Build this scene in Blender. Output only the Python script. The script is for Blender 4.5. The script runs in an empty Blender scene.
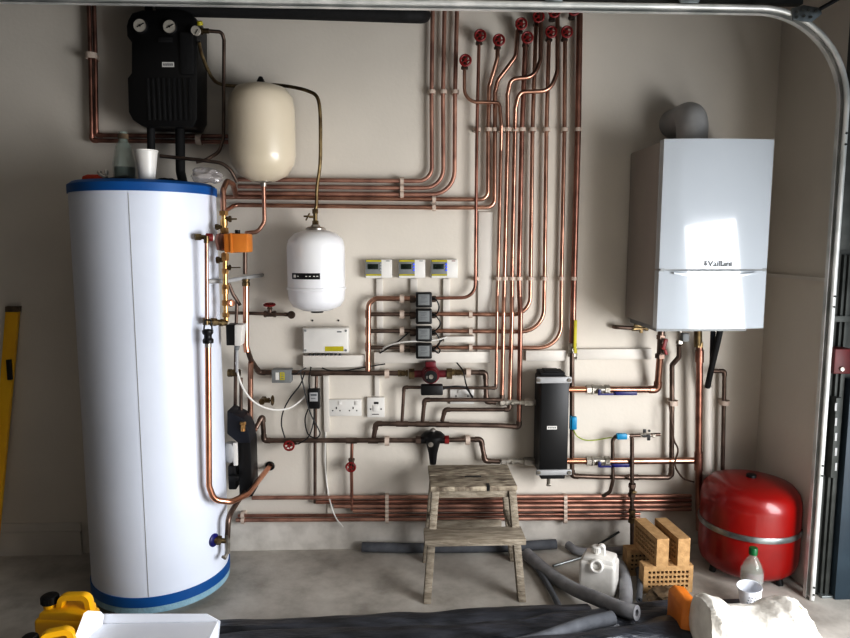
import bpy, bmesh, math, random
from mathutils import Vector, Matrix
random.seed(7)
C = bpy.context.scene.collection
PI = math.pi
V = Vector

# ------------------------------------------------------------------ camera
W, H, F = 850, 638, 660.0
CH, CD = 1.42, 2.95
PITCH, YAW = math.radians(6.57), math.radians(2.0)
CAM = V((0, -CD, CH))
FW = V((math.sin(YAW)*math.cos(PITCH), math.cos(YAW)*math.cos(PITCH), -math.sin(PITCH)))
RT = V((math.cos(YAW), -math.sin(YAW), 0))
UP = RT.cross(FW)
def at(px, py, d=0.0):
    """point on the vertical plane d metres in front of the back wall"""
    r = FW + RT*((px-W/2)/F) - UP*((py-H/2)/F)
    t = (-d + CD)/r.y
    return CAM + r*t
def fl(px, py, z=0.0):
    """point at height z"""
    r = FW + RT*((px-W/2)/F) - UP*((py-H/2)/F)
    t = (z-CH)/r.z
    return CAM + r*t
cam = bpy.data.objects.new('camera', bpy.data.cameras.new('camera'))
C.objects.link(cam)
cam.location = CAM
cam.rotation_euler = Matrix((RT, UP, -FW)).transposed().to_euler()
cam.data.sensor_width = 36; cam.data.lens = 36*F/W; cam.data.clip_start = .05
bpy.context.scene.camera = cam

# --------------------------------------------------------------- materials
def lin(c): return tuple((x/12.92 if x <= .04045 else ((x+.055)/1.055)**2.4) for x in c)
def mat(name, col, rough=.5, metal=0, col2=None, scale=20, detail=4, bump=0, bscale=60, trans=0, alpha=1, emis=0, coat=0, stretch=None, lo=.35, hi=.65):
    m = bpy.data.materials.new(name); m.use_nodes = True
    nt = m.node_tree; b = nt.nodes['Principled BSDF']
    c = lin(col)+(1,)
    b.inputs['Base Color'].default_value = c
    b.inputs['Roughness'].default_value = rough
    b.inputs['Metallic'].default_value = metal
    b.inputs['Transmission Weight'].default_value = trans
    b.inputs['Alpha'].default_value = alpha
    b.inputs['Coat Weight'].default_value = coat
    if emis:
        b.inputs['Emission Color'].default_value = c; b.inputs['Emission Strength'].default_value = emis
    tc = nt.nodes.new('ShaderNodeTexCoord'); src = tc.outputs['Object']
    if stretch:
        mp = nt.nodes.new('ShaderNodeMapping'); mp.inputs['Scale'].default_value = stretch
        nt.links.new(src, mp.inputs['Vector']); src = mp.outputs['Vector']
    n = nt.nodes.new('ShaderNodeTexNoise'); n.inputs['Scale'].default_value = scale; n.inputs['Detail'].default_value = detail
    nt.links.new(src, n.inputs['Vector'])
    r = nt.nodes.new('ShaderNodeValToRGB')
    r.color_ramp.elements[0].position = lo; r.color_ramp.elements[1].position = hi
    r.color_ramp.elements[0].color = c
    r.color_ramp.elements[1].color = (lin(col2) if col2 else tuple(x*.93 for x in c[:3]))+(1,)
    nt.links.new(n.outputs['Fac'], r.inputs['Fac']); nt.links.new(r.outputs['Color'], b.inputs['Base Color'])
    if bump:
        n2 = nt.nodes.new('ShaderNodeTexNoise'); n2.inputs['Scale'].default_value = bscale; n2.inputs['Detail'].default_value = 5
        nt.links.new(src, n2.inputs['Vector'])
        bp = nt.nodes.new('ShaderNodeBump'); bp.inputs['Strength'].default_value = bump; bp.inputs['Distance'].default_value = .01
        nt.links.new(n2.outputs['Fac'], bp.inputs['Height']); nt.links.new(bp.outputs['Normal'], b.inputs['Normal'])
    return m
M = {}
M['cop'] = mat('copper', (.80,.64,.56), .34, 1, (.60,.46,.40), 9, bump=.05)
M['copb'] = mat('bright_copper', (.90,.69,.58), .28, 1, (.80,.57,.46), 7)
M['copm'] = mat('satin_copper', (.76,.60,.53), .5, .7, (.58,.44,.39), 10)
M['copd'] = mat('dull_copper', (.50,.43,.39), .42, .85, (.34,.29,.26), 12)
M['copr'] = mat('reddish_copper', (.72,.54,.48), .38, .95, (.50,.37,.32), 9)
M['brass'] = mat('brass', (.86,.72,.50), .36, .85, (.68,.52,.34), 25)
M['dbrass'] = mat('dull_brass', (.52,.46,.34), .4, .9, (.36,.3,.22), 30)
M['nick'] = mat('nickel', (.76,.74,.71), .32, .65, (.56,.54,.50), 30)
M['steel'] = mat('galvanised_steel', (.66,.68,.68), .36, .85, (.45,.47,.47), 14)
M['track'] = mat('sky_lit_galvanised_steel', (.88,.88,.87), .35, .25, (.74,.75,.74), 9)  # pale, less metallic colour stands in for sky reflected on the track
M['dsteel'] = mat('shaded_dull_steel', (.30,.31,.30), .55, .3, (.22,.23,.22), 14)  # darker tone puts shade into the colour of the jamb hardware
M['red'] = mat('red_paint', (.54,.12,.12), .42, 0, (.42,.09,.09), 30)
M['dred'] = mat('pump_red', (.44,.13,.17), .4, 0, (.36,.10,.13), 20)
M['vred'] = mat('vessel_red', (.56,.06,.04), .33, 0, (.48,.05,.035), 5, coat=.3)
M['white'] = mat('white_enamel', (.90,.90,.90), .28, 0, (.87,.87,.88), 3, coat=.3)
M['boil'] = mat('boiler_enamel', (.70,.72,.74), .12, 0, (.68,.70,.72), 2, coat=.6)
M['boils'] = mat('boiler_side_grey', (.60,.57,.54), .4, 0, (.62,.59,.56), 2)
M['cyl'] = mat('cylinder_jacket', (.86,.88,.92), .36, 0, (.84,.86,.90), 3)
M['cream'] = mat('cream_enamel', (.82,.78,.71), .32, 0, (.80,.76,.68), 3, coat=.2)
M['plast'] = mat('white_plastic', (.86,.85,.83), .4, 0, (.82,.81,.79), 8)
M['clip'] = mat('clip_plastic', (.80,.74,.69), .5, 0, (.74,.68,.63), 20)
M['gplast'] = mat('grey_plastic', (.52,.53,.53), .5, 0, (.46,.47,.47), 10)
M['lgrey'] = mat('pale_grey_plastic', (.68,.68,.68), .45, 0, (.62,.62,.62), 10)
M['black'] = mat('black_plastic', (.055,.055,.06), .45, 0, (.035,.035,.04), 10)
M['rubber'] = mat('black_rubber', (.05,.05,.055), .75, 0, (.08,.08,.085), 30, bump=.2)
M['navy'] = mat('dark_navy', (.06,.08,.13), .5, 0, (.04,.05,.09), 10)
M['blue'] = mat('blue_band', (.02,.36,.62), .5, 0, (.02,.32,.56), 6)
M['dblue'] = mat('dark_blue', (.08,.10,.45), .4, 0, (.06,.07,.35), 10)
M['cyan'] = mat('cyan_plastic', (.02,.58,.74), .4, 0, (.02,.5,.66), 10)
M['pale'] = mat('pale_blue_foam', (.58,.70,.75), .8, 0, (.52,.65,.71), 20, bump=.3, bscale=120)
M['orange'] = mat('orange_plastic', (.82,.54,.24), .4, 0, (.77,.48,.19), 8)
M['orng'] = mat('orange_red_plastic', (.80,.28,.13), .45, 0, (.7,.22,.1), 10)
M['yel'] = mat('yellow_plastic', (.96,.76,.10), .38, 0, (.92,.69,.07), 6, coat=.2)
M['lyel'] = mat('yellow_print', (.74,.70,.16), .5, 0, (.68,.64,.14), 30)
M['lcd'] = mat('lcd_display', (.16,.20,.17), .2, 0, (.10,.13,.11), 60)
M['bled'] = mat('blue_buttons', (.30,.42,.95), .4, 0, (.25,.36,.9), 20, emis=.3)
M['wood'] = mat('weathered_wood', (.68,.64,.58), .85, 0, (.53,.49,.43), 14, 8, bump=.8, bscale=50, stretch=(1,5,5))
M['wood2'] = mat('worn_tread_wood', (.70,.66,.59), .9, 0, (.40,.35,.30), 20, 10, bump=1.0, bscale=35, stretch=(1,3,1), lo=.4, hi=.7)
M['brick'] = mat('buff_brick', (.76,.63,.46), .9, 0, (.68,.55,.39), 40, 6, bump=.4, bscale=200)
M['hole'] = mat('brick_hole_shade', (.12,.08,.05), .95, 0, (.09,.06,.04), 30)  # shade inside the brick holes, given as a dark colour
M['foam'] = mat('grey_foam', (.60,.60,.61), .85, 0, (.53,.53,.54), 20, bump=.15)
M['foamd'] = mat('dark_grey_foam', (.40,.41,.43), .8, 0, (.34,.35,.37), 20, bump=.15)
M['sheet'] = mat('black_polythene', (.27,.28,.31), .36, 0, (.14,.15,.17), 8, bump=.6, bscale=16, stretch=(1,4,4))
M['sack'] = mat('white_sack', (.90,.89,.86), .55, 0, (.76,.74,.71), 9, bump=.7, bscale=25)
M['sacko'] = mat('orange_sack_print', (.86,.55,.20), .55, 0, (.78,.44,.13), 8, bump=.4, bscale=25)
M['kraft'] = mat('brown_debris', (.45,.38,.29), .85, 0, (.3,.25,.19), 30, bump=.6)
M['card'] = mat('white_card', (.90,.91,.93), .6, 0, (.86,.87,.9), 3)
M['jerry'] = mat('translucent_white_plastic', (.90,.89,.87), .4, 0, (.78,.77,.75), 9, coat=.2)
M['green'] = mat('green_cap', (.05,.42,.22), .4, 0, (.04,.34,.18), 10)
M['grnw'] = mat('yellow_green_wire', (.60,.66,.22), .5, 0, (.5,.56,.2), 20)
M['ink'] = mat('grey_print', (.40,.41,.42), .5)
M['duct'] = mat('white_ducting', (.83,.81,.78), .5, 0, (.80,.78,.75), 6)
M['slate'] = mat('slate_blue_paint', (.20,.26,.30), .5, 0, (.17,.22,.26), 6)
M['dial'] = mat('gauge_dial', (.72,.70,.66), .4, 0, (.66,.64,.60), 30)
def glassm(name, col, a):
    m = mat(name, col, .08, 0, trans=0, alpha=a, coat=.5); return m
M['pet'] = glassm('clear_bottle', (.66,.73,.69), .22)
M['bag'] = glassm('clear_plastic_bag', (.72,.70,.70), .38)

def wallmat():
    m = bpy.data.materials.new('painted_plaster'); m.use_nodes = True
    nt = m.node_tree; b = nt.nodes['Principled BSDF']; N = nt.nodes.new; L = nt.links.new
    g = N('ShaderNodeNewGeometry'); s = N('ShaderNodeSeparateXYZ'); L(g.outputs['Position'], s.inputs[0])
    n = N('ShaderNodeTexNoise'); n.inputs['Scale'].default_value = 2.2; n.inputs['Detail'].default_value = 8; L(g.outputs['Position'], n.inputs['Vector'])
    r = N('ShaderNodeValToRGB'); r.color_ramp.elements[0].color = lin((.845,.82,.78))+(1,); r.color_ramp.elements[1].color = lin((.815,.79,.75))+(1,)
    r.color_ramp.elements[0].position = .35; r.color_ramp.elements[1].position = .7
    L(n.outputs['Fac'], r.inputs['Fac'])
    # bare, dusty plaster strip near the floor
    n2 = N('ShaderNodeTexNoise'); n2.inputs['Scale'].default_value = 11; n2.inputs['Detail'].default_value = 10; L(g.outputs['Position'], n2.inputs['Vector'])
    r2 = N('ShaderNodeValToRGB'); r2.color_ramp.elements[0].color = lin((.83,.81,.78))+(1,); r2.color_ramp.elements[1].color = lin((.74,.72,.69))+(1,)
    r2.color_ramp.elements[0].position = .4; r2.color_ramp.elements[1].position = .68
    L(n2.outputs['Fac'], r2.inputs['Fac'])
    a = N('ShaderNodeMath'); a.operation = 'MULTIPLY_ADD'; L(n2.outputs['Fac'], a.inputs[0]); a.inputs[1].default_value = .06; L(s.outputs['Z'], a.inputs[2])
    mr = N('ShaderNodeMapRange'); L(a.outputs[0], mr.inputs[0]); mr.inputs[1].default_value = .15; mr.inputs[2].default_value = .19
    mr.inputs[3].default_value = 1; mr.inputs[4].default_value = 0
    mx = N('ShaderNodeMixRGB'); L(mr.outputs[0], mx.inputs[0]); L(r.outputs[0], mx.inputs[1]); L(r2.outputs[0], mx.inputs[2])
    L(mx.outputs[0], b.inputs['Base Color']); b.inputs['Roughness'].default_value = .75
    n3 = N('ShaderNodeTexNoise'); n3.inputs['Scale'].default_value = 60; L(g.outputs['Position'], n3.inputs['Vector'])
    bp = N('ShaderNodeBump'); bp.inputs['Strength'].default_value = .12; bp.inputs['Distance'].default_value = .005
    L(n3.outputs['Fac'], bp.inputs['Height']); L(bp.outputs[0], b.inputs['Normal'])
    return m
M['wall'] = wallmat()
def floormat():
    m = bpy.data.materials.new('dusty_concrete'); m.use_nodes = True
    nt = m.node_tree; b = nt.nodes['Principled BSDF']; N = nt.nodes.new; L = nt.links.new
    g = N('ShaderNodeNewGeometry')
    n = N('ShaderNodeTexNoise'); n.inputs['Scale'].default_value = 4; n.inputs['Detail'].default_value = 12; n.inputs['Roughness'].default_value = .62; L(g.outputs['Position'], n.inputs['Vector'])
    r = N('ShaderNodeValToRGB'); e = r.color_ramp.elements
    e[0].position = .33; e[0].color = lin((.60,.58,.55))+(1,); e[1].position = .68; e[1].color = lin((.78,.765,.735))+(1,)
    x = e.new(.5); x.color = lin((.71,.69,.66))+(1,)
    L(n.outputs['Fac'], r.inputs['Fac']); L(r.outputs[0], b.inputs['Base Color']); b.inputs['Roughness'].default_value = .7
    n3 = N('ShaderNodeTexNoise'); n3.inputs['Scale'].default_value = 45; n3.inputs['Detail'].default_value = 8; L(g.outputs['Position'], n3.inputs['Vector'])
    bp = N('ShaderNodeBump'); bp.inputs['Strength'].default_value = .2; bp.inputs['Distance'].default_value = .006
    L(n3.outputs['Fac'], bp.inputs['Height']); L(bp.outputs[0], b.inputs['Normal'])
    return m
M['floor'] = floormat()
M['jamb_shade'] = mat('jamb_shade_grey', (.24,.25,.24), .6, 0, (.19,.20,.19), 12)  # dark colour carries the shade on the jamb
M['dred2'] = mat('dark_red_box', (.36,.06,.07), .5, 0, (.28,.05,.05), 12)
M['dimgrey'] = mat('bounce_dimming_grey', (.30,.28,.26), .9, 0, (.24,.22,.21), 8, bump=.3)  # dark grey for unseen walls and ceiling, to cut bounced light

# ------------------------------------------------------------ mesh helpers
def nb(): return bmesh.new()
def merge(bm, t):
    me = bpy.data.meshes.new('t'); t.to_mesh(me); t.free(); bm.from_mesh(me); bpy.data.meshes.remove(me)
def box(bm, c, s, rot=None, bev=0, seg=2):
    t = nb(); bmesh.ops.create_cube(t, size=1)
    for v in t.verts: v.co = V((v.co.x*s[0], v.co.y*s[1], v.co.z*s[2]))
    if bev: bmesh.ops.bevel(t, geom=list(t.edges), offset=bev, segments=seg, affect='EDGES', profile=.5)
    mt = Matrix.Translation(V(c))
    if rot is not None: mt = mt @ rot.to_4x4()
    t.transform(mt); merge(bm, t); return bm
def box2(bm, a, b, bev=0, seg=2):
    a, b = V(a), V(b)
    return box(bm, (a+b)/2, [abs(x) for x in (b-a)], None, bev, seg)
def axis_mat(c, ax):
    q = V((0,0,1)).rotation_difference(V(ax).normalized())
    return Matrix.Translation(V(c)) @ q.to_matrix().to_4x4()
def lathe(bm, prof, c=(0,0,0), ax=(0,0,1), n=24):
    t = nb(); rings = []
    for (r, z) in prof:
        if r < 1e-6: rings.append([t.verts.new((0,0,z))])
        else: rings.append([t.verts.new((r*math.cos(2*PI*i/n), r*math.sin(2*PI*i/n), z)) for i in range(n)])
    for a, b in zip(rings, rings[1:]):
        if len(a) == 1 and len(b) == 1: continue
        for i in range(n):
            j = (i+1) % n
            if len(a) == 1: t.faces.new((a[0], b[j], b[i]))
            elif len(b) == 1: t.faces.new((a[i], a[j], b[0]))
            else: t.faces.new((a[i], a[j], b[j], b[i]))
    t.transform(axis_mat(c, ax)); bmesh.ops.recalc_face_normals(t, faces=t.faces); merge(bm, t); return bm
def cyl(bm, a, b, r, n=14, r2=None):
    a, b = V(a), V(b); l = (b-a).length
    if r2 is None: r2 = r
    return lathe(bm, [(0,0),(r,0),(r2,l),(0,l)], a, b-a, n)
def hexn(bm, a, b, r): return cyl(bm, a, b, r, 6)
def torus(bm, c, ax, R, r, n=24, m=8):
    t = nb(); g = [[t.verts.new(((R+r*math.cos(2*PI*j/m))*math.cos(2*PI*i/n), (R+r*math.cos(2*PI*j/m))*math.sin(2*PI*i/n), r*math.sin(2*PI*j/m))) for j in range(m)] for i in range(n)]
    for i in range(n):
        for j in range(m): t.faces.new((g[i][j], g[(i+1)%n][j], g[(i+1)%n][(j+1)%m], g[i][(j+1)%m]))
    t.transform(axis_mat(c, ax)); merge(bm, t); return bm
def fillet(pts, R, seg=7):
    pts = [V(p) for p in pts]; out = [pts[0]]
    for k in range(1, len(pts)-1):
        p, a, b = pts[k], pts[k-1], pts[k+1]
        u, w = (a-p), (b-p); lu, lw = u.length, w.length
        if lu < 1e-6 or lw < 1e-6: continue
        u, w = u/lu, w/lw
        ang = u.angle(w)
        rr = R[k] if isinstance(R, (list, tuple)) else R
        if ang > PI-.03 or rr <= 0: out.append(p); continue
        t = min(rr/math.tan(ang/2), lu*.48, lw*.48)
        rr = t*math.tan(ang/2)
        c = p + (u+w).normalized()*(rr/math.sin(ang/2))
        s, e = p+u*t, p+w*t
        vs, ve = s-c, e-c; th = vs.angle(ve)
        for i in range(seg+1):
            f = i/seg
            out.append(c + (vs*math.sin((1-f)*th)+ve*math.sin(f*th))/math.sin(th))
    out.append(pts[-1]); return out
def smooth_pts(pts, sub=6):
    pts = [V(p) for p in pts]; P = [pts[0]*2-pts[1]]+pts+[pts[-1]*2-pts[-2]]; out = []
    for i in range(1, len(P)-2):
        p0, p1, p2, p3 = P[i-1:i+3]
        for k in range(sub):
            t = k/sub
            out.append(.5*((2*p1)+(p2-p0)*t+(2*p0-5*p1+4*p2-p3)*t*t+(3*p1-p0-3*p2+p3)*t**3))
    out.append(pts[-1]); return out
def sweep(bm, path, prof, closed=True, cap=True, ref=None):
    """prof: 2-D list or function i -> list; parallel transported frames"""
    path = [V(p) for p in path]; n = len(path); t = nb()
    tang = [(path[min(i+1,n-1)]-path[max(i-1,0)]).normalized() for i in range(n)]
    a = V(ref) if ref is not None else (V((0,0,1)) if abs(tang[0].z) < .9 else V((1,0,0)))
    u = (a-tang[0]*a.dot(tang[0])).normalized(); rings = []
    for i in range(n):
        if i: 
            q = tang[i-1].rotation_difference(tang[i]); u = (q @ u); u = (u-tang[i]*u.dot(tang[i])).normalized()
        w = tang[i].cross(u); pf = prof(i) if callable(prof) else prof
        rings.append([t.verts.new(path[i]+u*x+w*y) for x, y in pf])
    m = len(rings[0])
    for a_, b_ in zip(rings, rings[1:]):
        for j in range(m if closed else m-1): t.faces.new((a_[j], a_[(j+1)%m], b_[(j+1)%m], b_[j]))
    if cap and closed: t.faces.new(rings[0][::-1]); t.faces.new(rings[-1])
    bmesh.ops.recalc_face_normals(t, faces=t.faces); merge(bm, t); return bm
def circ(r, n=10): return [(r*math.cos(2*PI*i/n), r*math.sin(2*PI*i/n)) for i in range(n)]
def tube(bm, pts, r, R=None, n=10):
    return sweep(bm, fillet(pts, 3*r if R is None else R), circ(r, n))
def hose(bm, pts, r, n=8, sub=6): return sweep(bm, smooth_pts(pts, sub), circ(r, n))
def prism(bm, pts3, dirv, bev=0):
    t = nb(); vs = [t.verts.new(V(p)) for p in pts3]; f = t.faces.new(vs)
    r = bmesh.ops.extrude_face_region(t, geom=[f])
    bmesh.ops.translate(t, vec=V(dirv), verts=[e for e in r['geom'] if isinstance(e, bmesh.types.BMVert)])
    bmesh.ops.recalc_face_normals(t, faces=t.faces)
    if bev: bmesh.ops.bevel(t, geom=list(t.edges), offset=bev, segments=2, affect='EDGES', profile=.5)
    merge(bm, t); return bm
def rect_px(bm, x0, y0, x1, y1, df, db, bev=0):
    """upright box whose front face (at df off the wall) fills the pixel rectangle; goes back to db"""
    a, b = at(x0, y0, df), at(x1, y1, df)
    a2, b2 = at(x1, y0, df), at(x0, y1, df)
    X0, X1 = (a.x+b2.x)/2, (b.x+a2.x)/2; Z1, Z0 = (a.z+a2.z)/2, (b.z+b2.z)/2
    return box2(bm, (X0, -df, Z0), (X1, -db, Z1), bev)

def mesh(name, bm, m, smooth=True):
    me = bpy.data.meshes.new(name); bm.to_mesh(me); bm.free()
    me.materials.append(M[m] if isinstance(m, str) else m)
    for p in me.polygons: p.use_smooth = smooth
    if smooth:
        try: me.set_sharp_from_angle(angle=math.radians(38))
        except Exception: pass
    o = bpy.data.objects.new(name, me); C.objects.link(o); return o
def tag(o, label, cat, group=None, kind=None):
    if label: o['label'] = label
    if cat: o['category'] = cat
    if group: o['group'] = group
    if kind: o['kind'] = kind
    return o
class Thing:
    """Empty at loc; parts are given in world coordinates unless local"""
    def __init__(s, name, label, cat, loc, group=None, rot=None):
        s.o = bpy.data.objects.new(name, None); s.o.empty_display_size = .03
        C.objects.link(s.o); s.loc = V(loc); s.o.location = s.loc
        s.rot = rot
        if rot is not None: s.o.rotation_euler = rot.to_euler()
        tag(s.o, label, cat, group)
    def part(s, name, bm, m, parent=None, local=False, label=None, smooth=True, kind=None):
        if not local:
            mt = Matrix.Translation(s.loc)
            if s.rot is not None: mt = mt @ s.rot.to_4x4()
            bm.transform(mt.inverted())
        o = mesh(name, bm, m, smooth); o.parent = parent or s.o
        if label: o['label'] = label
        if kind: o['kind'] = kind
        return o
def single(name, bm, m, label, cat, group=None, kind=None, smooth=True):
    xs = [v.co for v in bm.verts]
    c = V(((min(v.x for v in xs)+max(v.x for v in xs))/2, (min(v.y for v in xs)+max(v.y for v in xs))/2, min(v.z for v in xs)))
    bm.transform(Matrix.Translation(-c)); o = mesh(name, bm, m, smooth); o.location = c
    return tag(o, label, cat, group, kind)
def dup(root, loc, label=None, group=None, rot=None):
    r = root.copy(); C.objects.link(r); r.location = loc
    if rot is not None: r.rotation_euler = rot.to_euler()
    if label: r['label'] = label
    if group: r['group'] = group
    for ch in list(root.children):
        c = ch.copy(); C.objects.link(c); c.parent = r
        for g in list(ch.children):
            d = g.copy(); C.objects.link(d); d.parent = c
    return r
def struct(name, bm, m, parent=None, smooth=False):
    o = mesh(name, bm, m, smooth)
    if parent: o.parent = parent
    else: o['kind'] = 'structure'
    return o

# ------------------------------------------------------------- the setting
XR = 1.66; YR = -.46
struct('floor', box2(nb(), (-2.2,-6,-.1), (3.5,0,0)), 'floor')
struct('wall_rear', box2(nb(), (-2.2,0,-.1), (2.0,.15,2.75)), 'wall')
struct('wall_left', box2(nb(), (-2.35,-6,-.1), (-2.2,.15,2.75)), 'dimgrey')
struct('wall_right', box2(nb(), (XR,YR,0), (XR+.34,0,2.75)), 'wall')
struct('wall_right_header', box2(nb(), (XR,-5.4,2.34), (XR+.34,YR,2.75)), 'dimgrey')
struct('wall_front', box2(nb(), (-2.35,-6.15,-.1), (XR+.34,-6,2.75)), 'dimgrey')
struct('wall_right_far', box2(nb(), (XR,-6,0), (XR+.34,-5.4,2.75)), 'dimgrey')
struct('ceiling', box2(nb(), (-2.35,-6.15,2.75), (XR+.34,.15,2.85)), 'dimgrey')
# skirting left of the cylinder
b = nb(); xa = at(80,500).x
box2(b, (-2.2,-.016,0), (xa,0,.11)); box2(b, (-2.2,-.010,.11), (xa,0,.15)); box2(b, (-2.2,-.018,.10), (xa,0,.112))
struct('baseboard_rear', b, 'duct')
b = nb(); box2(b, (XR-.012, YR+.01, 1.27), (XR, -.01, 1.285)); struct('trim_1', b, 'duct')
# overhead sectional door, raised: it lies flat above the horizontal track
b = nb()
for k in range(4): box2(b, (-1.9+k*.78, -5.2, 2.385), (-1.9+k*.78+.775, -.50, 2.425), .004)
d1 = struct('door_1', b, 'duct')

# ---------------------------------------------------------------- lighting
def area(name, loc, rot, sx, sy, e, col):
    l = bpy.data.lights.new(name, 'AREA'); l.shape = 'RECTANGLE'; l.size = sx; l.size_y = sy; l.energy = e; l.color = col
    o = bpy.data.objects.new(name, l); C.objects.link(o); o.location = loc; o.rotation_euler = rot; return o
area('doorway_daylight', (XR+.40, -2.3, .88), (0, math.radians(72), 0), 1.4, 2.0, 128, (.97,.98,1.0))
area('room_fill', (-.2, -5.2, 1.2), (math.radians(90), 0, 0), 2.4, 1.9, 1.2, (1.0,.86,.70))
w = bpy.data.worlds.new('world'); bpy.context.scene.world = w; w.use_nodes = True
bg = w.node_tree.nodes['Background']; bg.inputs[0].default_value = (.75,.87,1,1); bg.inputs[1].default_value = .35
vs = bpy.context.scene.view_settings
vs.view_transform = 'Standard'; vs.look = 'None'; vs.exposure = 0.36; vs.gamma = .78

# ============================================================ HOT CYLINDER
CR, CY = .264, -.312
CX = (at(145,190,.312).x + at(159,580,.312).x)/2+.008
ZT = 1.645
cy = Thing('hot_water_cylinder', 'tall white hot water cylinder with blue bands, standing at the left', 'water tank', (CX,CY,0))
b = nb(); lathe(b, [(0,.075),(CR,.075),(CR,ZT-.036),(0,ZT-.036)], (CX,CY,0), n=96); jacket = cy.part('jacket', b, 'cyl')
b = nb(); lathe(b, [(CR-.01,ZT-.042),(CR+.004,ZT-.042),(CR+.004,ZT-.012),(CR-.012,ZT),(0,ZT)], (CX,CY,0), n=96); cy.part('top_cap', b, 'blue', label='blue top cap')
b = nb(); lathe(b, [(CR-.01,.06),(CR+.004,.06),(CR+.004,.098),(CR-.01,.098)], (CX,CY,0), n=96); cy.part('base_band', b, 'blue', label='blue bottom band')
b = nb(); lathe(b, [(0,0),(CR-.06,0),(CR-.03,.03),(CR-.03,.032),(CR+.002,.034),(CR+.002,.062),(0,.062)], (CX,CY,0), n=96); cy.part('plinth', b, 'pale', label='pale blue foam plinth')
a0 = math.radians(-81)
b = nb(); box(b, (CX+CR*math.cos(a0), CY+CR*math.sin(a0), (ZT+.05)/2), (.0022,.0022,ZT-.15), Matrix.Rotation(a0,3,'Z')); cy.part('seam', b, 'lgrey')

def on_cyl(px, py, extra=0):
    """point on the cylinder surface hit by the ray through the pixel"""
    r = (FW + RT*((px-W/2)/F) - UP*((py-H/2)/F)).normalized()
    o2 = V((CAM.x-CX, CAM.y-CY)); dd = V((r.x, r.y)); R = CR+extra
    A = dd.dot(dd); B = 2*o2.dot(dd); c = o2.dot(o2)-R*R; disc = max(B*B-4*A*c, 0)
    return CAM + r*((-B-math.sqrt(disc))/(2*A))

# ---- things on top of the cylinder
def top(px, d): return V((at(px, 195, d).x, -d, ZT))
p = top(148, .46)
b = nb(); lathe(b, [(0,0),(.026,0),(.0275,.004),(.040,.104),(.0425,.106),(.0425,.110),(.0385,.110),(.0375,.104),(.025,.006),(0,.006)], p, n=36)
single('polystyrene_cup', b, 'plast', 'white foam drinking cup standing on top of the hot water cylinder', 'cup')
p = top(126, .40); t = Thing('plastic_bottle', 'clear bottle with dark liquid standing on the cylinder beside the foam cup', 'bottle', p)
b = nb(); lathe(b, [(0,0),(.04,0),(.042,.01),(.041,.07),(.028,.13),(.016,.155),(.015,.185),(.012,.185),(.013,.155),(.025,.128),(.037,.07),(.037,.004),(0,.004)], p, n=28); t.part('body', b, 'pet')
b = nb(); lathe(b, [(0,.004),(.036,.004),(.036,.055),(0,.055)], p, n=24); t.part('liquid', b, 'black', label='dark liquid')
b = nb(); lathe(b, [(.018,.158),(.019,.158),(.019,.176),(.017,.176)], p, n=24); t.part('neck_ring', b, 'kraft')
p = top(84, .36); t = Thing('screwdriver', 'orange handled screwdriver lying at the left edge of the cylinder top', 'screwdriver', p+V((0,0,.0)))
b = nb(); lathe(b, [(0,0),(.011,.003),(.0165,.02),(.0155,.05),(.0165,.075),(.010,.095),(0,.097)], p+V((0,0,.0165)), (1,-.12,0), 16); t.part('handle', b, 'orng')
b = nb(); cyl(b, p+V((.095,-.011,.0165)), p+V((.17,-.02,.006)), .0032, 8); t.part('shaft', b, 'nick')
p = top(108, .44); t = Thing('adjustable_spanner', 'shiny steel spanner lying against the bottle on the cylinder top', 'spanner', p)
b = nb(); box(b, p+V((.03,.0,.012)), (.10,.014,.008), Matrix.Rotation(math.radians(-8),3,'Y'), .002); t.part('shank', b, 'black')
b = nb(); box(b, p+V((-.012,-.004,.02)), (.03,.026,.012), Matrix.Rotation(.5,3,'Y'), .004); box(b, p+V((-.024,-.004,.032)), (.012,.02,.012), None, .003); box(b, p+V((.0,-.004,.032)), (.010,.02,.018), None, .003); t.part('jaws', b, 'nick')
# scrunched clear bag
def lumpy(c, s, amp, seed, sub=3, fr=9):
    t = nb(); bmesh.ops.create_icosphere(t, subdivisions=sub, radius=1)
    from mathutils import noise
    for v in t.verts:
        n = noise.noise(v.co*fr*.2+V((seed,0,0)))*.9+noise.noise(v.co*fr*.6+V((0,seed,0)))*.5
        f = 1+amp*n; v.co = V((v.co.x*s[0]*f, v.co.y*s[1]*f, v.co.z*s[2]*f))
    mz = min(v.co.z for v in t.verts)
    for v in t.verts: v.co = v.co + V(c) - V((0,0,mz))
    return t
b = lumpy(top(206,.33)+V((0,0,.0)), (.060,.055,.028), .5, 3.1); single('clear_plastic_bag', b, 'bag', 'scrunched clear plastic bag on the right of the cylinder top', 'bag')
b = lumpy(top(168,.30)+V((0,0,.0)), (.045,.03,.012), .4, 8.1)
single('dark_rag', b, 'black', 'dark crumpled rag behind the foam cup on the cylinder', 'cloth')

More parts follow.
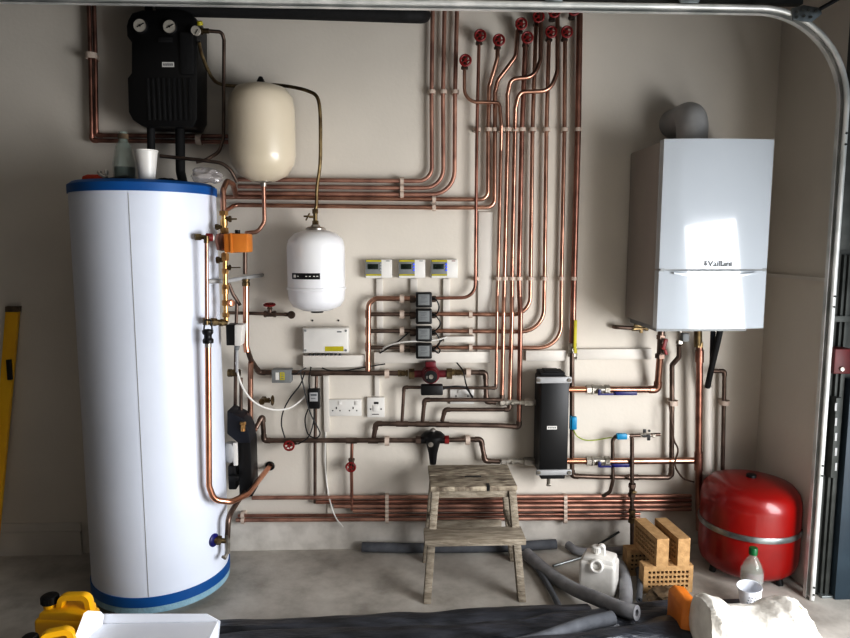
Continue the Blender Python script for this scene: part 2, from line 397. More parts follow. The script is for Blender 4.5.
# ============================================================== EXPANSION VESSELS
p0 = at(263, 183, .17); px_m = (at(295,130,.17)-at(229,130,.17)).x; rr = px_m/2; cxx = (at(295,130,.17).x+at(229,130,.17).x)/2
zt = at(263,84,.17).z; zb = at(263,183,.17).z
vz = Thing('expansion_vessel', 'large cream expansion vessel hanging beside the black pump station', 'expansion vessel', (cxx,-.17,zb))
h = zt-zb
b = nb(); lathe(b, [(0,zb+.004),(rr*.35,zb+.006),(rr*.72,zb+.03),(rr*.95,zb+.075),(rr,zb+.11),(rr,zt-.10),(rr*.95,zt-.055),(rr*.75,zt-.018),(rr*.4,zt-.003),(0,zt)], (cxx,-.17,0), n=48); vz.part('tank', b, 'cream')
b = nb(); lathe(b, [(0,0),(.018,0),(.016,.012),(.007,.030),(0,.032)], (cxx,-.17,zt-.002), n=16); vz.part('valve_cap', b, 'black')
b = nb(); lathe(b, [(0,-.014),(.012,-.014),(.014,.0),(.035,.004),(.035,.010),(0,.010)], (cxx,-.17,zb), n=16); vz.part('collar', b, 'nick')
b = nb(); box2(b, (cxx-.02,-.028,zb+.12), (cxx+.02,0,zt-.05), .003); vz.part('wall_bracket', b, 'steel')
q = at(264.5,188,.17); cx2 = cxx
b = nb(); tube(b, [(cxx,-.17,zb-.012), at(264.5,222,.17), at(258,232,.19), at(246,233,.24)], .0085, .045)
single('copper_pipe', b, 'cop', 'copper pipe dropping from the cream vessel and curving left to the orange mixing valve', 'pipe')

# small vessel
cc = (at(287.5,270,.15).x+at(345,270,.15).x)/2; r2 = (at(345,270,.15).x-at(287.5,270,.15).x)/2
zt = at(316,229,.15).z; zb = at(316,311,.15).z
v2 = Thing('expansion_vessel', 'small white expansion vessel with a black label, above the wiring box', 'expansion vessel', (cc,-.15,zb))
zs = at(316,288,.15).z
b = nb(); lathe(b, [(0,zb),(r2*.5,zb+.004),(r2*.83,zb+.022),(r2*.97,zb+.05),(r2*1.0,zs-.006),(r2*1.03,zs-.004),(r2*1.03,zs+.004),(r2*1.0,zs+.006),(r2,zt-.075),(r2*.95,zt-.045),(r2*.72,zt-.018),(r2*.4,zt-.005),(0,zt)], (cc,-.15,0), n=48); v2.part('tank', b, 'white')
lab = nb(); za, zb2 = at(316,273.5,.28).z, at(316,279.5,.28).z
sweep(lab, [(cc+(r2+.001)*math.sin(a_), -.15-(r2+.001)*math.cos(a_), (za+zb2)/2) for a_ in [math.radians(x) for x in range(-46,17,4)]], [( (za-zb2)/2,-.0006),((za-zb2)/2,.0006),(-(za-zb2)/2,.0006),(-(za-zb2)/2,-.0006)], ref=(0,0,1))
lo = v2.part('label', lab, 'black', label='black label strip')
e = nb()
for k, a_ in enumerate((-38,-30,-12,-5,3,9)):
    a_ = math.radians(a_); box(e, (cc+(r2+.002)*math.sin(a_), -.15-(r2+.002)*math.cos(a_), (za+zb2)/2), (.012 if k == 0 else .008,.0012,.012 if k == 0 else .004), Matrix.Rotation(a_,3,'Z'))
v2.part('label_print', e, 'plast', lo)
b = nb(); lathe(b, [(0,0),(.042,0),(.042,.006),(.034,.012),(.02,.014),(.016,.022),(0,.022)], (cc,-.15,zt-.004), n=24); v2.part('top_collar', b, 'nick', label='chrome top collar')
b = nb(); lathe(b, [(0,-.012),(.026,-.012),(.03,0),(.0,.0)], (cc,-.15,zb+.006), n=16); v2.part('valve_cap', b, 'black')
b = nb(); box2(b, (cc-.02,-.03,zb+.1), (cc+.02,0,zt-.06), .003); v2.part('wall_bracket', b, 'steel')

# service valve above the small vessel
vt = V((cc,-.15,zt+.016))
sv = Thing('service_valve', 'brass service valve with butterfly handle on top of the small white vessel', 'valve', vt)
b = nb(); hexn(b, vt, vt+V((0,0,.018)), .013); cyl(b, vt+V((0,0,.018)), vt+V((0,0,.05)), .009); hexn(b, vt+V((0,0,.048)), vt+V((0,0,.066)), .012); sv.part('body', b, 'dbrass')
b = nb(); cyl(b, vt+V((0,0,.034)), vt+V((-.024,-.008,.034)), .005); box(b, vt+V((-.03,-.01,.034)), (.006,.008,.034), Matrix.Rotation(.5,3,'Y'), .002); box(b, vt+V((-.034,-.01,.036)), (.026,.006,.007), None, .002); sv.part('handle', b, 'dbrass')
b = nb()
hp = [vt+V((0,0,.062)), at(316.5,205,.15), at(317,188,.15), at(320,165,.15), at(320.5,140,.15), at(320,112,.15), at(317,97,.15), at(308,91,.14), at(292,87,.10), at(275,85,.05), at(255,85.5,.04), at(236,86,.04), at(220,84,.06), at(211,76,.1), at(202,55,.14), at(199,42,.17)]
hose(b, hp, .0072, 8)
single('braided_hose', b, 'dbrass', 'braided hose arching behind the cream vessel and down to the small white vessel', 'hose')

# =================================================== SOLAR PUMP STATION
DS = .16
sp = Thing('solar_pump_station', 'black insulated pump station with two round gauges, above the cylinder', 'pump station', at(163,126,DS))
pts = [(128,20),(132,13),(142,10),(184,10),(192,14),(197,24),(197,119),(193,127),(142,126),(133,120),(128.5,112),(127.5,78),(131.5,73),(131.5,42),(127,36),(126.5,26)]
b = nb(); prism(b, [at(x,y,DS) for x, y in pts], (0,DS-.02,0), .004); shell = sp.part('insulation_shell', b, 'black')
b = nb()
for k in range(9): rect_px(b, 147+k*5.2, 78, 149.6+k*5.2, 120, DS+.006, DS-.002, .001)
rect_px(b, 180, 32, 193, 74, DS+.012, DS-.002, .003); rect_px(b, 158, 37, 172, 42, DS+.006, DS-.002, .001)
sp.part('ribbing', b, 'rubber', shell)
for gx, gy in ((141,26.5),(170.5,27.5)):
    c0 = at(gx, gy, DS); b = nb(); lathe(b, [(0,0),(.030,0),(.030,.012),(.026,.014),(.026,.010),(0,.010)], c0, (0,-1,0), 28); g = sp.part('gauge', b, 'black')
    b = nb(); lathe(b, [(0,.0105),(.0255,.0105),(.0255,.0115),(0,.0115)], c0, (0,-1,0), 28); sp.part('dial', b, 'dial', g)
    b = nb(); box(b, c0+V((.002,-.0125,.002)), (.032,.001,.003), Matrix.Rotation(-.5,3,'Y')); cyl(b, c0+V((0,-.011,0)), c0+V((0,-.015,0)), .004, 10); sp.part('needle', b, 'black', g)
b = nb(); rect_px(b, 162, 62, 174, 67, DS+.002, DS-.001); lb = sp.part('badge', b, 'plast', label='small white badge')
b = nb()
for k in range(5): rect_px(b, 163.4+k*2, 63.3, 164.6+k*2, 65.7, DS+.003, DS+.0015)
sp.part('badge_print', b, 'ink', lb)
# safety group right of it
sg = Thing('pressure_safety_valve', 'brass safety valve with small gauge and yellow cap, right of the pump station', 'valve', at(199,31,.13))
b = nb(); cyl(b, at(196,31,.13), at(203,31,.13), .014); cyl(b, at(203,31,.13), at(209,31,.13), .010); sg.part('body', b, 'dbrass')
b = nb(); lathe(b, [(0,0),(.018,0),(.018,.014),(0,.014)], at(196.5,31.5,.18), (0,-1,0), 20); g = sg.part('gauge', b, 'dial')
b = nb(); box(b, at(196.5,31.5,.196), (.002,.001,.02), Matrix.Rotation(.6,3,'Y')); sg.part('needle', b, 'black', g)
b = nb(); lathe(b, [(0,0),(.013,0),(.011,.014),(0,.016)], at(200,25,.15), (0,-.5,1), 12); sg.part('cap', b, 'lyel', label='yellow cap')
# its two insulated legs and top pipe
b = nb(); tube(b, [at(151,126,.10), at(151.5,182,.10)], .016, n=14); single('insulated_pipe', b, 'rubber', 'left of the two black insulated pipes below the pump station', 'pipe')
b = nb(); tube(b, [at(180,126,.10), at(180.5,172,.10), at(184,186,.12)], .019, .05, n=14); single('insulated_pipe', b, 'rubber', 'right of the two black insulated pipes below the pump station', 'pipe')
b = nb(); tube(b, [at(147.5,-12,.09), at(149,13,.09)], .0155, n=14); single('insulated_pipe', b, 'rubber', 'short black insulated pipe rising out of the pump station top', 'pipe')
b = nb(); pth = fillet([at(158,7.5,.11), at(300,11,.11), at(408,14.5,.11), at(421,15,.08), at(423,15,.0)], .05)
sweep(b, pth, circ(.033,16)); single('insulated_pipe', b, 'rubber', 'thick black insulated pipe running along the top of the wall', 'pipe')

# ====================================================================== PIPES
def pipe(pts, r, m, label, R=None, elb=None, tees=(), name='copper_pipe', group=None, d=None, split=None, m2='copd'):
    """pts: (px,py,d) or (px,py); elb = indices of corners that carry an elbow fitting; tees: (px,py,d,axis) short collars"""
    P = [at(*(q if len(q) == 3 else (q[0], q[1], d))) if not isinstance(q, Vector) else q for q in pts]
    c = P[-1]; t = Thing(name, label, 'pipe', c, group)
    b = nb(); RR = [0]*len(P)
    for k in range(len(P)): RR[k] = (1.6*r if (elb == 'all' or (elb and k in elb)) else (4*r if R is None else (R[k] if isinstance(R, list) else R)))
    if split:
        mid_ = (P[split-1]+P[split])/2 if split > 1 else P[split]
        mid_ = P[split]+(P[split-1]-P[split]).normalized()*2.2*r
        tube(b, P[:split]+[mid_], r, RR[:split]+[0], 12); t.part('riser_tube', b, m)
        b = nb(); tube(b, [mid_]+P[split:], r, [0]+RR[split:], 12); t.part('branch_tube', b, m2, label='darker tarnished branch')
    else: tube(b, P, r, RR, 12); t.part('tube', b, m)
    if elb:
        for k in range(1, len(P)-1):
            if elb == 'all' or k in elb:
                u = (P[k-1]-P[k]); w_ = (P[k+1]-P[k]); L1 = min(2.6*r, u.length*.45); L2 = min(2.6*r, w_.length*.45)
                b = nb(); tube(b, [P[k]+u.normalized()*L1, P[k], P[k]+w_.normalized()*L2], r*1.2, 1.6*r, 12); t.part('elbow_fitting', b, m2 if split else m)
    for (a_, c_) in tees:
        b = nb(); cyl(b, at(*a_), at(*c_), r*1.25, 12); t.part('tee_fitting', b, m2 if split else m)
    return t
r15, r18, r22, r28 = .0072, .009, .0108, .0135
# three risers turning left at the top
for (x0, x1, x2, yb, w_) in ((433,431.5,432,181,'left'),(445,443,443.5,188,'middle'),(457.5,455,454.5,194.5,'right')):
    pipe([(x0,-12,.03),(x1,95,.03),(x2,yb,.03),(404,yb,.03),(238,yb-1.5,.03)], r18, 'copm', 'copper pipe, %s of the three centre risers that turn left under the cream vessel' % w_, R=.10)
pipe([(497.5,46,.045),(497.5,58,.045),(494.5,69,.04),(489.3,86,.03),(488.3,130,.03),(488,199.5,.03),(434,199.3,.03),(222,197,.03)], r18, 'cop', 'copper riser jogging left under its red valve, ending left in the fourth row', R=[0,.03,.03,.03,0,.035,0,0])
pipe([(518,30,.045),(516,56,.045),(508,67,.04),(498,80,.035),(495,92,.03),(495,130,.03),(494.5,207.5,.03),(434,207.5,.03),(235,205,.03),(225,211,.10)], r18, 'cop', 'copper riser sweeping in an S under its red valve, ending in the lowest row', R=[0,.05,.05,.05,.03,0,.035,0,.03,0])
pipe([(479,42,.045),(477,130,.045),(475.5,270,.045),(475.2,297.5,.045),(434,298.2,.045)], r15, 'copr', 'slim copper pipe left of the riser bank, curving to the top zone valve', R=[0,0,0,.06,0])
pipe([(464.5,66,.065),(464.5,102,.07),(499.5,102.5,.07),(501.5,125,.065),(501,150,.035),(498,278,.035),(497.3,296,.04),(497,312,.062),(496,388,.062),(404,387.3,.062),(402,421,.045)], r15, 'cop', 'copper pipe hooking right from the lowest red valve, first of the four front risers', R=[0,.055,.02,.03,.03,0,.03,.03,.02,.018,0], elb=(8,9), split=8)
pipe([(541,-12,.065),(540.5,60,.068),(534,77,.072),(511,79,.072),(507.5,95,.06),(508,130,.035),(504.5,278,.035),(504,297,.04),(503.6,313,.062),(502,399.8,.058),(424.5,399.8,.058),(422.5,421,.045)], r18, 'cop', 'copper pipe stepping left near the top, second of the four front risers', R=[0,.06,.06,.03,.03,0,0,.03,.03,.02,.018,0], elb=(9,10), split=9)
pipe([(557.5,-12,.065),(557.5,72,.068),(550,91,.072),(519.5,92,.072),(515.5,108,.06),(515,132,.035),(512,278,.035),(512,297,.04),(512,313,.062),(509.5,409.6,.052),(445,409.6,.052),(442,421,.045)], r18, 'cop', 'copper pipe making the lower long step left, third of the four front risers', R=[0,.09,.09,.03,.03,0,0,.03,.03,.02,.018,0], elb=(9,10), split=9)
pipe([(525.5,44,.045),(522,130,.035),(519,278,.035),(519.5,297,.04),(520.5,313,.062),(519,427,.05),(500,425.5,.047),(376,423.5,.045),(373.5,439,.035)], r22, 'copr', 'copper pipe, rightmost of the four front risers, feeding the manifold below the pump', R=[0,0,0,.03,.03,.02,0,.02,0], elb=(5,7), split=5,
     tees=(((396,423.8,.045),(408,424,.045)),((416,424,.045),(429,424.2,.045)),((436,424.3,.045),(449,424.5,.045))))
pipe([(536,24,.032),(532.5,130,.03),(530.5,278,.03),(530,314.8,.03),(434,314,.03)], r18, 'cop', 'copper riser curving left to the second zone valve', R=[0,0,0,.10,0])
pipe([(549,38,.032),(546.5,130,.03),(544.5,278,.03),(543.5,331.8,.03),(434,331,.03)], r18, 'cop', 'copper riser curving left to the third zone valve', R=[0,0,0,.10,0])
pipe([(565,38,.032),(564.5,130,.03),(561.5,278,.03),(561,348,.03),(434,347.5,.03)], r18, 'cop', 'copper riser curving left to the lowest zone valve', R=[0,0,0,.10,0])
pipe([(580,-12,.035),(578,130,.032),(574,278,.032),(572.5,343,.035)], r28, 'copr', 'thick copper riser at the right end of the bank, ending at the yellow lever', tees=(((573.2,330,.035),(572.8,342,.035)),))

# manifold to the left of the zone valves
pipe([(416,298.5,.045),(375,298.5,.045),(368.5,304,.045),(368,371,.045)], r22, 'cop', 'thick copper manifold pipe looping down left of the zone valves', R=[0,.03,.03,0],
     tees=(((368.3,310,.045),(368.2,318,.045)),((368.3,327,.045),(368.2,335,.045)),((368.2,343,.045),(368.1,351,.045)),((368,362,.045),(368,370,.045))))
for k, y in enumerate((314.3, 331, 347.6)):
    pipe([(370,y,.045),(416,y,.040)], r18, 'copd', 'short copper branch from the manifold to the %s zone valve' % ('second','third','lowest')[k])
# pump line
pipe([(247,348,.20),(251,360,.14),(259,372.3,.05),(402,373.3,.045)], r22, 'copd', 'dark copper pump line running right from behind the cylinder to the red pump', R=.02, elb=(2,), tees=(((311,373.2,.045),(322,373.2,.045)),))
pipe([(463,372.3,.045),(485.5,372.6,.045),(486.5,401.5,.045),(496,402.5,.045)], r22, 'copd', 'dark copper pipe from the pump down to the upper header valve', R=.02, elb=(1,2))
# return line
pipe([(256,428,.09),(262.5,416,.06),(264,440.5,.045),(424,440.3,.045)], r22, 'copd', 'dark copper return line running right to the black filter', R=.02, elb=(1,2), tees=(((346,440.6,.045),(357,440.6,.045)),((368,440.6,.045),(378,440.6,.045))))
pipe([(442,440,.045),(481,439.3,.045),(485,461,.045),(500,461.5,.045)], r22, 'copd', 'dark copper pipe stepping down from the filter to the lower header valve', R=.03, elb=(1,2))
# thin drops
pipe([(316.5,376,.03),(315,440,.03),(315,503,.03)], r15, 'copd', 'slim dark copper pipe dropping behind the black meter to the low pipe bundle')
pipe([(352,443,.045),(351.5,470,.045),(352,510,.034)], r15, 'copr', 'slim copper pipe dropping from the return line past a red valve wheel')
# wall pipe with gate valve
wp = pipe([(228,312.8,.06),(240,313,.045),(289,314.6,.045),(291.5,314.8,0)], r15, 'copd', 'dark copper wall pipe with a gate valve, left of the small vessel', R=.02, elb=(2,))
# bottom bundle
ys = (497,501.5,505.8,510.4,515,519.2)
nm = ('topmost','second from the top','third from the top','fourth from the top','fifth from the top','lowest')
for k, (y, x0) in enumerate(zip(ys, (252,316,334,353,238,236))):
    xe = 691 if k < 4 else 640
    pipe([(x0, y+1.8*(690-x0)/440-1.0, .033), (xe, y-1.2, .033)], r18 if k != 4 else r15, ('copm','copr','copm','copm','copr','copm')[k], 'long copper pipe low on the wall, %s of the bundle' % nm[k])

# left tangle by the cylinder
bt = pipe([(246,283,.20),(246,345,.20),(247,352,.20)], .0125, 'copb', 'bright thick copper pipe standing just right of the cylinder, with a capped top', R=.03)
b = nb(); c0 = at(246,285,.20); lathe(b, [(0,-.004),(.016,-.004),(.0165,.010),(.014,.012),(.014,.016),(.017,.018),(.017,.024),(0,.024)], c0, n=14)
bt.part('compression_cap', b, 'dbrass', label='brass compression cap')
pipe([(251,362,.15),(250.5,378,.13),(250.5,430,.11),(256,429,.09)], .0115, 'cop', 'copper pipe dropping from the pump line end to the return line elbow', R=.02, elb=(2,))
pipe([(241,378,.16),(241,420,.14),(244,432,.13)], r15, 'copd', 'thin dark copper pipe behind the copper drop beside the cylinder', R=.02)
pipe([(237,300,.12),(236,330,.12),(235,420,.12)], r15, 'copd', 'thin dark copper pipe just behind the black and white sensor box')
pipe([(205,281.5,.40),(226,281,.32),(247,277.5,.16),(262,275,0)], .0085, 'lgrey', 'grey painted pipe passing behind the brass valve column into the wall', R=.03)
pipe([(245,252,.2),(245,274,.2)], r18, 'copd', 'short dark pipe under the right side of the orange mixing valve')
pipe([(228,282,.22),(233,294,.2),(240,305,.18)], r15, 'copd', 'thin diagonal copper pipe right of the brass valve column')
pipe([(206.5,241,.475),(206.8,320,.475)], r15, 'cop', 'thin copper pipe in front of the cylinder, above the black clip')
pt = [at(208,342,.48), at(209,486,.48), at(214,500,.47), at(231,502,.43), at(248,494,.33), at(270,466,0)]
t = Thing('copper_pipe', 'bright copper pipe down the front of the cylinder, curving away into the wall', 'pipe', pt[-1])
b = nb(); sweep(b, fillet(pt, [0,.05,.05,.06,.08,0]), circ(.0115,14)); t.part('tube', b, 'copb')
b = nb(); torus(b, at(270,466,.004), (0,1,0), .0165, .005); single('pipe_collar', b, 'black', 'black rubber collar where the bright copper pipe enters the wall', 'collar')
# arch above brass column
pipe([(236,196,.20),(233,184,.26),(227,181,.32),(223,190,.37),(223.5,211,.38)], r22, 'cop', 'copper pipe arching over into the top of the brass valve column', R=.03)
pipe([(88.5,-12,.035),(90.5,60,.035),(92,140.5,.035),(236,142,.035)], r18, 'copr', 'outer of the two copper pipes turning the corner at the upper left', R=[0,0,.018,0], elb=(2,))
pipe([(93.5,-12,.035),(95.5,60,.035),(96.5,135.3,.035),(236,136.5,.035)], r18, 'copr', 'inner of the two copper pipes turning the corner at the upper left', R=[0,0,.018,0], elb=(2,))
pipe([(209,31,.12),(222,32,.11),(224,40,.10),(223.5,138,.08),(219,152,.10),(206,160,.12),(196,162,.13)], r15, 'copd', 'dark copper pipe from the safety valve down left of the cream vessel', R=[0,.02,.02,.05,.05,.05,0])
pipe([(160,156,.20),(200,160,.20),(222,163,.20),(231,170,.19),(237,182,.16)], r15, 'copd', 'copper pipe crossing above the cylinder top behind the foam cup', R=.06)

# ---- header right hand side
pipe([(572,353,.045),(572,476,.045),(600,477,.045),(669,477.5,.045),(671.5,474,.045),(672,402,.045),(672,365,.045),(679,357,.06),(679,345,.08)], r22, 'copd', 'dark copper pipe running behind the black header and up to the boiler', R=.015, elb=(1,4), tees=(((628,477.3,.045),(638,477.3,.045)),))
pipe([(566,389.5,.06),(588,389.5,.06)], r28, 'copb', 'short thick copper stub from the header to the upper ball valve')
pipe([(608,389.5,.06),(657.5,389.5,.06),(660,357,.10)], .0148, 'cop', 'thick copper flow pipe from the upper ball valve to the red boiler valve', R=.04, elb=(1,))
pipe([(566,461,.06),(588,461,.06)], r28, 'copb', 'short thick copper stub from the header to the lower ball valve')
pipe([(608,461.3,.06),(697,460.5,.06)], .0148, 'cop', 'thick copper return pipe from the lower ball valve to the tall right pipe')
pipe([(699.5,342,.10),(699.5,372,.085),(698.5,460,.075),(699,530,.06)], .0148, 'copr', 'thick upright copper pipe from under the boiler down to the pipe bundle', R=.03, tees=(((698.6,452,.076),(698.5,470,.074)),((699.5,350,.095),(699.5,362,.09))))
pipe([(712,371,.05),(724.5,371,.045),(722.5,474,.045),(722,488,.045)], r18, 'copd', 'narrow copper pipe at the far right, elbowed beside the black hose', R=.015, elb=(1,))
pipe([(614,327,.0),(614,327,.045),(642,328.5,.045)], r18, 'copd', 'short copper stub pipe coming out of the wall left of the boiler')
# white waste + black hose
b = nb(); hose(b, [at(721,326,.17), at(717,345,.15), at(711,370,.10), at(707.5,387,.06)], .0125, 12); single('drain_hose', b, 'rubber', 'black condensate hose slanting down from under the boiler', 'hose')
pipe([(707.5,386,.045),(707,474,.045)], .021, 'duct', 'white plastic waste pipe under the black hose', name='waste_pipe')
b = nb(); tube(b, [at(713,332,.14), at(712,364,.08)], .011); single('blue_tail_pipe', b, 'navy', 'dark blue pipe tail under the boiler beside the black hose', 'pipe')
# fill loop
pipe([(660,434.5,.06),(616,436.3,.06),(612.5,440,.06),(613,480,.06),(610,492,.05),(603,496,.04)], r15+.001, 'copd', 'bent dark copper pipe carrying a blue sensor, right of the header', R=[0,.01,.03,.05,.03,0])
pipe([(632,438,.085),(632,545,.085)], r18, 'copd', 'dark upright copper pipe crossing in front of the return pipe beside the bricks')
b = nb(); hose(b, [at(669,402,.07), at(672,425,.09), at(674,440,.09), at(678,450,.1), at(675,465,.1), at(683,478,.09), at(694,482,.09)], .004); single('thin_hose', b, 'copd', 'thin flexible filling hose hanging between the right pipes', 'hose')

# =============================================================== FITTINGS
def handwheel(bm, c, ax, R):
    torus(bm, c, ax, R, R*.22, 20, 8)
    mt = axis_mat(c, ax)
    for k in range(5):
        a_ = 2*PI*k/5; cyl(bm, mt @ V((0,0,0)), mt @ V((R*math.cos(a_), R*math.sin(a_), 0)), R*.13, 6)
    cyl(bm, mt @ V((0,0,-R*.25)), mt @ V((0,0,R*.28)), R*.28, 10)
def wheel_valve(px, py, d, label, Rw=.021, ax=(0,-1,0), run=(0,0,1), body='copd', wheel='red', group=None):
    c = at(px, py, d); ax, run = V(ax).normalized(), V(run).normalized()
    t = Thing('gate_valve', label, 'valve', c, group)
    b = nb(); cyl(b, c-run*.022, c+run*.022, .012); hexn(b, c-run*.026, c-run*.016, .0145); hexn(b, c+run*.016, c+run*.026, .0145)
    cyl(b, c, c+ax*.026, .010); hexn(b, c+ax*.022, c+ax*.030, .012); t.part('body', b, body)
    b = nb(); cyl(b, c+ax*.028, c+ax*.040, .0045); t.part('stem', b, 'dbrass')
    b = nb(); handwheel(b, c+ax*.042, ax, Rw); t.part('handwheel', b, wheel)
    return t
tops = [(464.5,63,.065,'lowest and leftmost red wheel valve at the top of the riser bank'),
        (479,38.5,.045,'red wheel valve at the top of the slim leftmost riser'),
        (497.5,43,.045,'red wheel valve above the pipe that jogs left, third from the left'),
        (519.5,27,.045,'red wheel valve above the S shaped pipe'),
        (525.5,40.5,.045,'red wheel valve just right of the one over the S shaped pipe'),
        (536.5,20,.032,'red wheel valve in the upper row, directly below the steel track bracket'),
        (549,35,.032,'left one of the two red wheel valves paired in the lower right row'),
        (564.5,35,.032,'right one of the two red wheel valves paired in the lower right row'),
        (552,15,.05,'red wheel valve high above the lower right pair, left of the topmost'),
        (571.5,13,.045,'topmost red wheel valve, at the right end by the thick riser')]
for x, y, d_, l in tops: wheel_valve(x, y, d_-.003, l, .0215, group='red wheel valves on the riser bank')
wheel_valve(290.5,442,.045,'red wheel valve on the left of the return line', .021, ax=(0,-1,-.1), run=(1,0,0))
wheel_valve(351.5,464,.045,'red wheel valve on the thin drop pipe below the white switch', .020)
wheel_valve(270,314,.045,'gate valve with an upright red wheel on the wall pipe by the small vessel', .022, ax=(0,-.15,1), run=(1,0,0))
wheel_valve(263,400.5,.06,'old bronze stop valve beside the copper drop, right of the cylinder', .019, ax=(1,0,0), run=(0,1,0), body='dbrass', wheel='dbrass')
b = nb(); lathe(b, [(0,0),(.017,0),(.017,.006),(.012,.012),(0,.012)], at(291.5,314.8,.052), (0,-1,0), 18); wp.part('end_cap', b, 'copd')

def ball_valve(x0, x1, py, d, label, lever=None, m='nick', rb=.017):
    a_, c_ = at(x0, py, d), at(x1, py, d); c_.z = a_.z; L = (c_-a_).length; mid = (a_+c_)/2; u = (c_-a_).normalized()
    t = Thing('ball_valve', label, 'valve', mid)
    b = nb(); hexn(b, a_, a_+u*L*.2, rb*1.1); hexn(b, c_-u*L*.2, c_, rb*1.1); cyl(b, a_, c_, rb*.8); cyl(b, mid-u*L*.18, mid+u*L*.18, rb, 16)
    hexn(b, a_+u*L*.24, a_+u*L*.31, rb*1.15); cyl(b, mid, mid+V((0,-rb*1.5,0)), rb*.45, 10); t.part('body', b, m)
    if lever:
        lm, l0, l1, ly = lever
        b = nb(); p_, q_ = at(l0, ly, d+.02), at(l1, ly, d+.02); q_.z = p_.z
        box(b, (p_+q_)/2, ((q_-p_).length, .006, .016), None, .002); xl, xh = sorted((mid.x, p_.x)); box2(b, (xl,mid.y-rb*1.6-.003,min(p_.z,mid.z)-.004), (xh+.004,mid.y-rb*1.6+.003,min(p_.z,mid.z)+.004)); box2(b, (xh-.004,min(mid.y-rb*1.6,p_.y)-.003,p_.z-.004),(xh+.004,max(mid.y-rb*1.6,p_.y)+.003,p_.z+.004)); box(b, mid+V((0,-rb*1.6,-.006)), (.014,.005,.026), None, .001); t.part('lever', b, lm)
    return t
ball_valve(586,609,389.5,.06,'chrome ball valve with a blue lever, on the upper pipe right of the header', ('dblue',614,637,393.5), rb=.02)
ball_valve(586,609,461,.06,'chrome ball valve with a blue lever, on the lower pipe right of the header', ('dblue',612,631,465.5), rb=.02)
ball_valve(500,524,402.3,.055,'chrome ball valve joining the pump pipe to the left side of the header', rb=.014)
ball_valve(501,524,461.3,.05,'chrome ball valve on the lower pipe left of the header', rb=.014)
ball_valve(398,408,373.3,.045,'brass isolating valve left of the red pump', m='dbrass', rb=.013)
ball_valve(452,464,372.5,.045,'brass isolating valve right of the red pump', m='dbrass', rb=.013)
ball_valve(640,655,435.3,.06,'small isolating valve on the pipe with the blue sensor', ('black',643,646,431), m='nick', rb=.010)
ball_valve(632,648,328.5,.045,'small isolating valve on the stub left of the boiler', ('dbrass',634,644,325.5), m='dbrass', rb=.010)
for (x, y, l) in ((632,490,'tarnished double compression valve on the upright pipe right of the header'),(632,516,'lower brass valve on the upright pipe where it crosses the bundle')):
    c = at(x,y,.085); t = Thing('stop_valve', l, 'valve', c)
    b = nb(); cyl(b, c-V((0,0,.03)), c+V((0,0,.03)), .013); hexn(b, c+V((0,0,.014)), c+V((0,0,.03)), .017); hexn(b, c-V((0,0,.03)), c-V((0,0,.014)), .017); t.part('body', b, 'dbrass' if y > 500 else 'copd')
    b = nb(); cyl(b, c, c+V((0,-.028,0)), .008); box(b, c+V((0,-.03,0)), (.024,.006,.008), None, .002); t.part('handle', b, 'dbrass')
# yellow lever valve on the thick riser
c = at(572.5,349,.035); t = Thing('lever_valve', 'nickel valve with an upright yellow lever below the thick right riser', 'valve', c)
b = nb(); hexn(b, c+V((0,0,.010)), c+V((0,0,.026)), .020); hexn(b, c-V((0,0,.034)), c-V((0,0,.018)), .020); cyl(b, c-V((0,0,.03)), c+V((0,0,.02)), .0165); cyl(b, c, c+V((.0,-.028,0)), .009); t.part('body', b, 'nick')
b = nb(); box2(b, at(573.5,350,.066)+V((0,0,0)), at(577,320,.060), .002); box(b, c+V((.006,-.03,-.004)), (.012,.004,.02)); t.part('lever', b, 'lyel', label='yellow lever')
# red valve under boiler
c = at(660.5,348,.11); t = Thing('boiler_valve', 'brass boiler service valve with a red wing handle, left under the boiler', 'valve', c)
b = nb(); hexn(b, c-V((0,0,.045)), c-V((0,0,.026)), .023); cyl(b, c-V((0,0,.04)), c+V((0,0,.085)), .015); hexn(b, c+V((0,0,.04)), c+V((0,0,.058)), .02); t.part('body', b, 'copd')
b = nb(); cyl(b, c+V((0,-.0,.01)), c+V((.004,-.03,.01)), .008); box(b, c+V((.004,-.034,.022)), (.017,.010,.05), Matrix.Rotation(.25,3,'Y'), .004); box(b, c+V((.010,-.034,-.012)), (.012,.010,.026), Matrix.Rotation(-.3,3,'Y'), .003); t.part('wing_handle', b, 'red', label='red wing handle')
# white capped valve and S trap
c = at(679.5,340,.10); t = Thing('pressure_relief_valve', 'white capped relief valve under the middle of the boiler', 'valve', c)
b = nb(); cyl(b, c-V((0,0,.012)), c+V((0,0,.05)), .012); hexn(b, c-V((0,0,.016)), c, .016); t.part('body', b, 'nick')
b = nb(); box2(b, c+V((-.0,-.034,-.004)), c+V((.030,-.01,.034)), .004); t.part('cap', b, 'gplast')
b = nb(); cyl(b, at(698,346,.10), at(698,329,.12), .017); hexn(b, at(698.5,347,.10), at(698.5,342,.10), .02); single('boiler_union', b, 'dbrass', 'brass union joining the thick upright pipe to the boiler', 'fitting')
c = at(714,345,.10); b = nb(); box(b, c, (.016,.012,.06), Matrix.Rotation(-.2,3,'Y'), .004); cyl(b, c+V((0,.0,0)), c+V((0,.02,0)), .007); single('boiler_isolator', b, 'dblue', 'dark blue wing-handled isolator under the right of the boiler', 'valve')

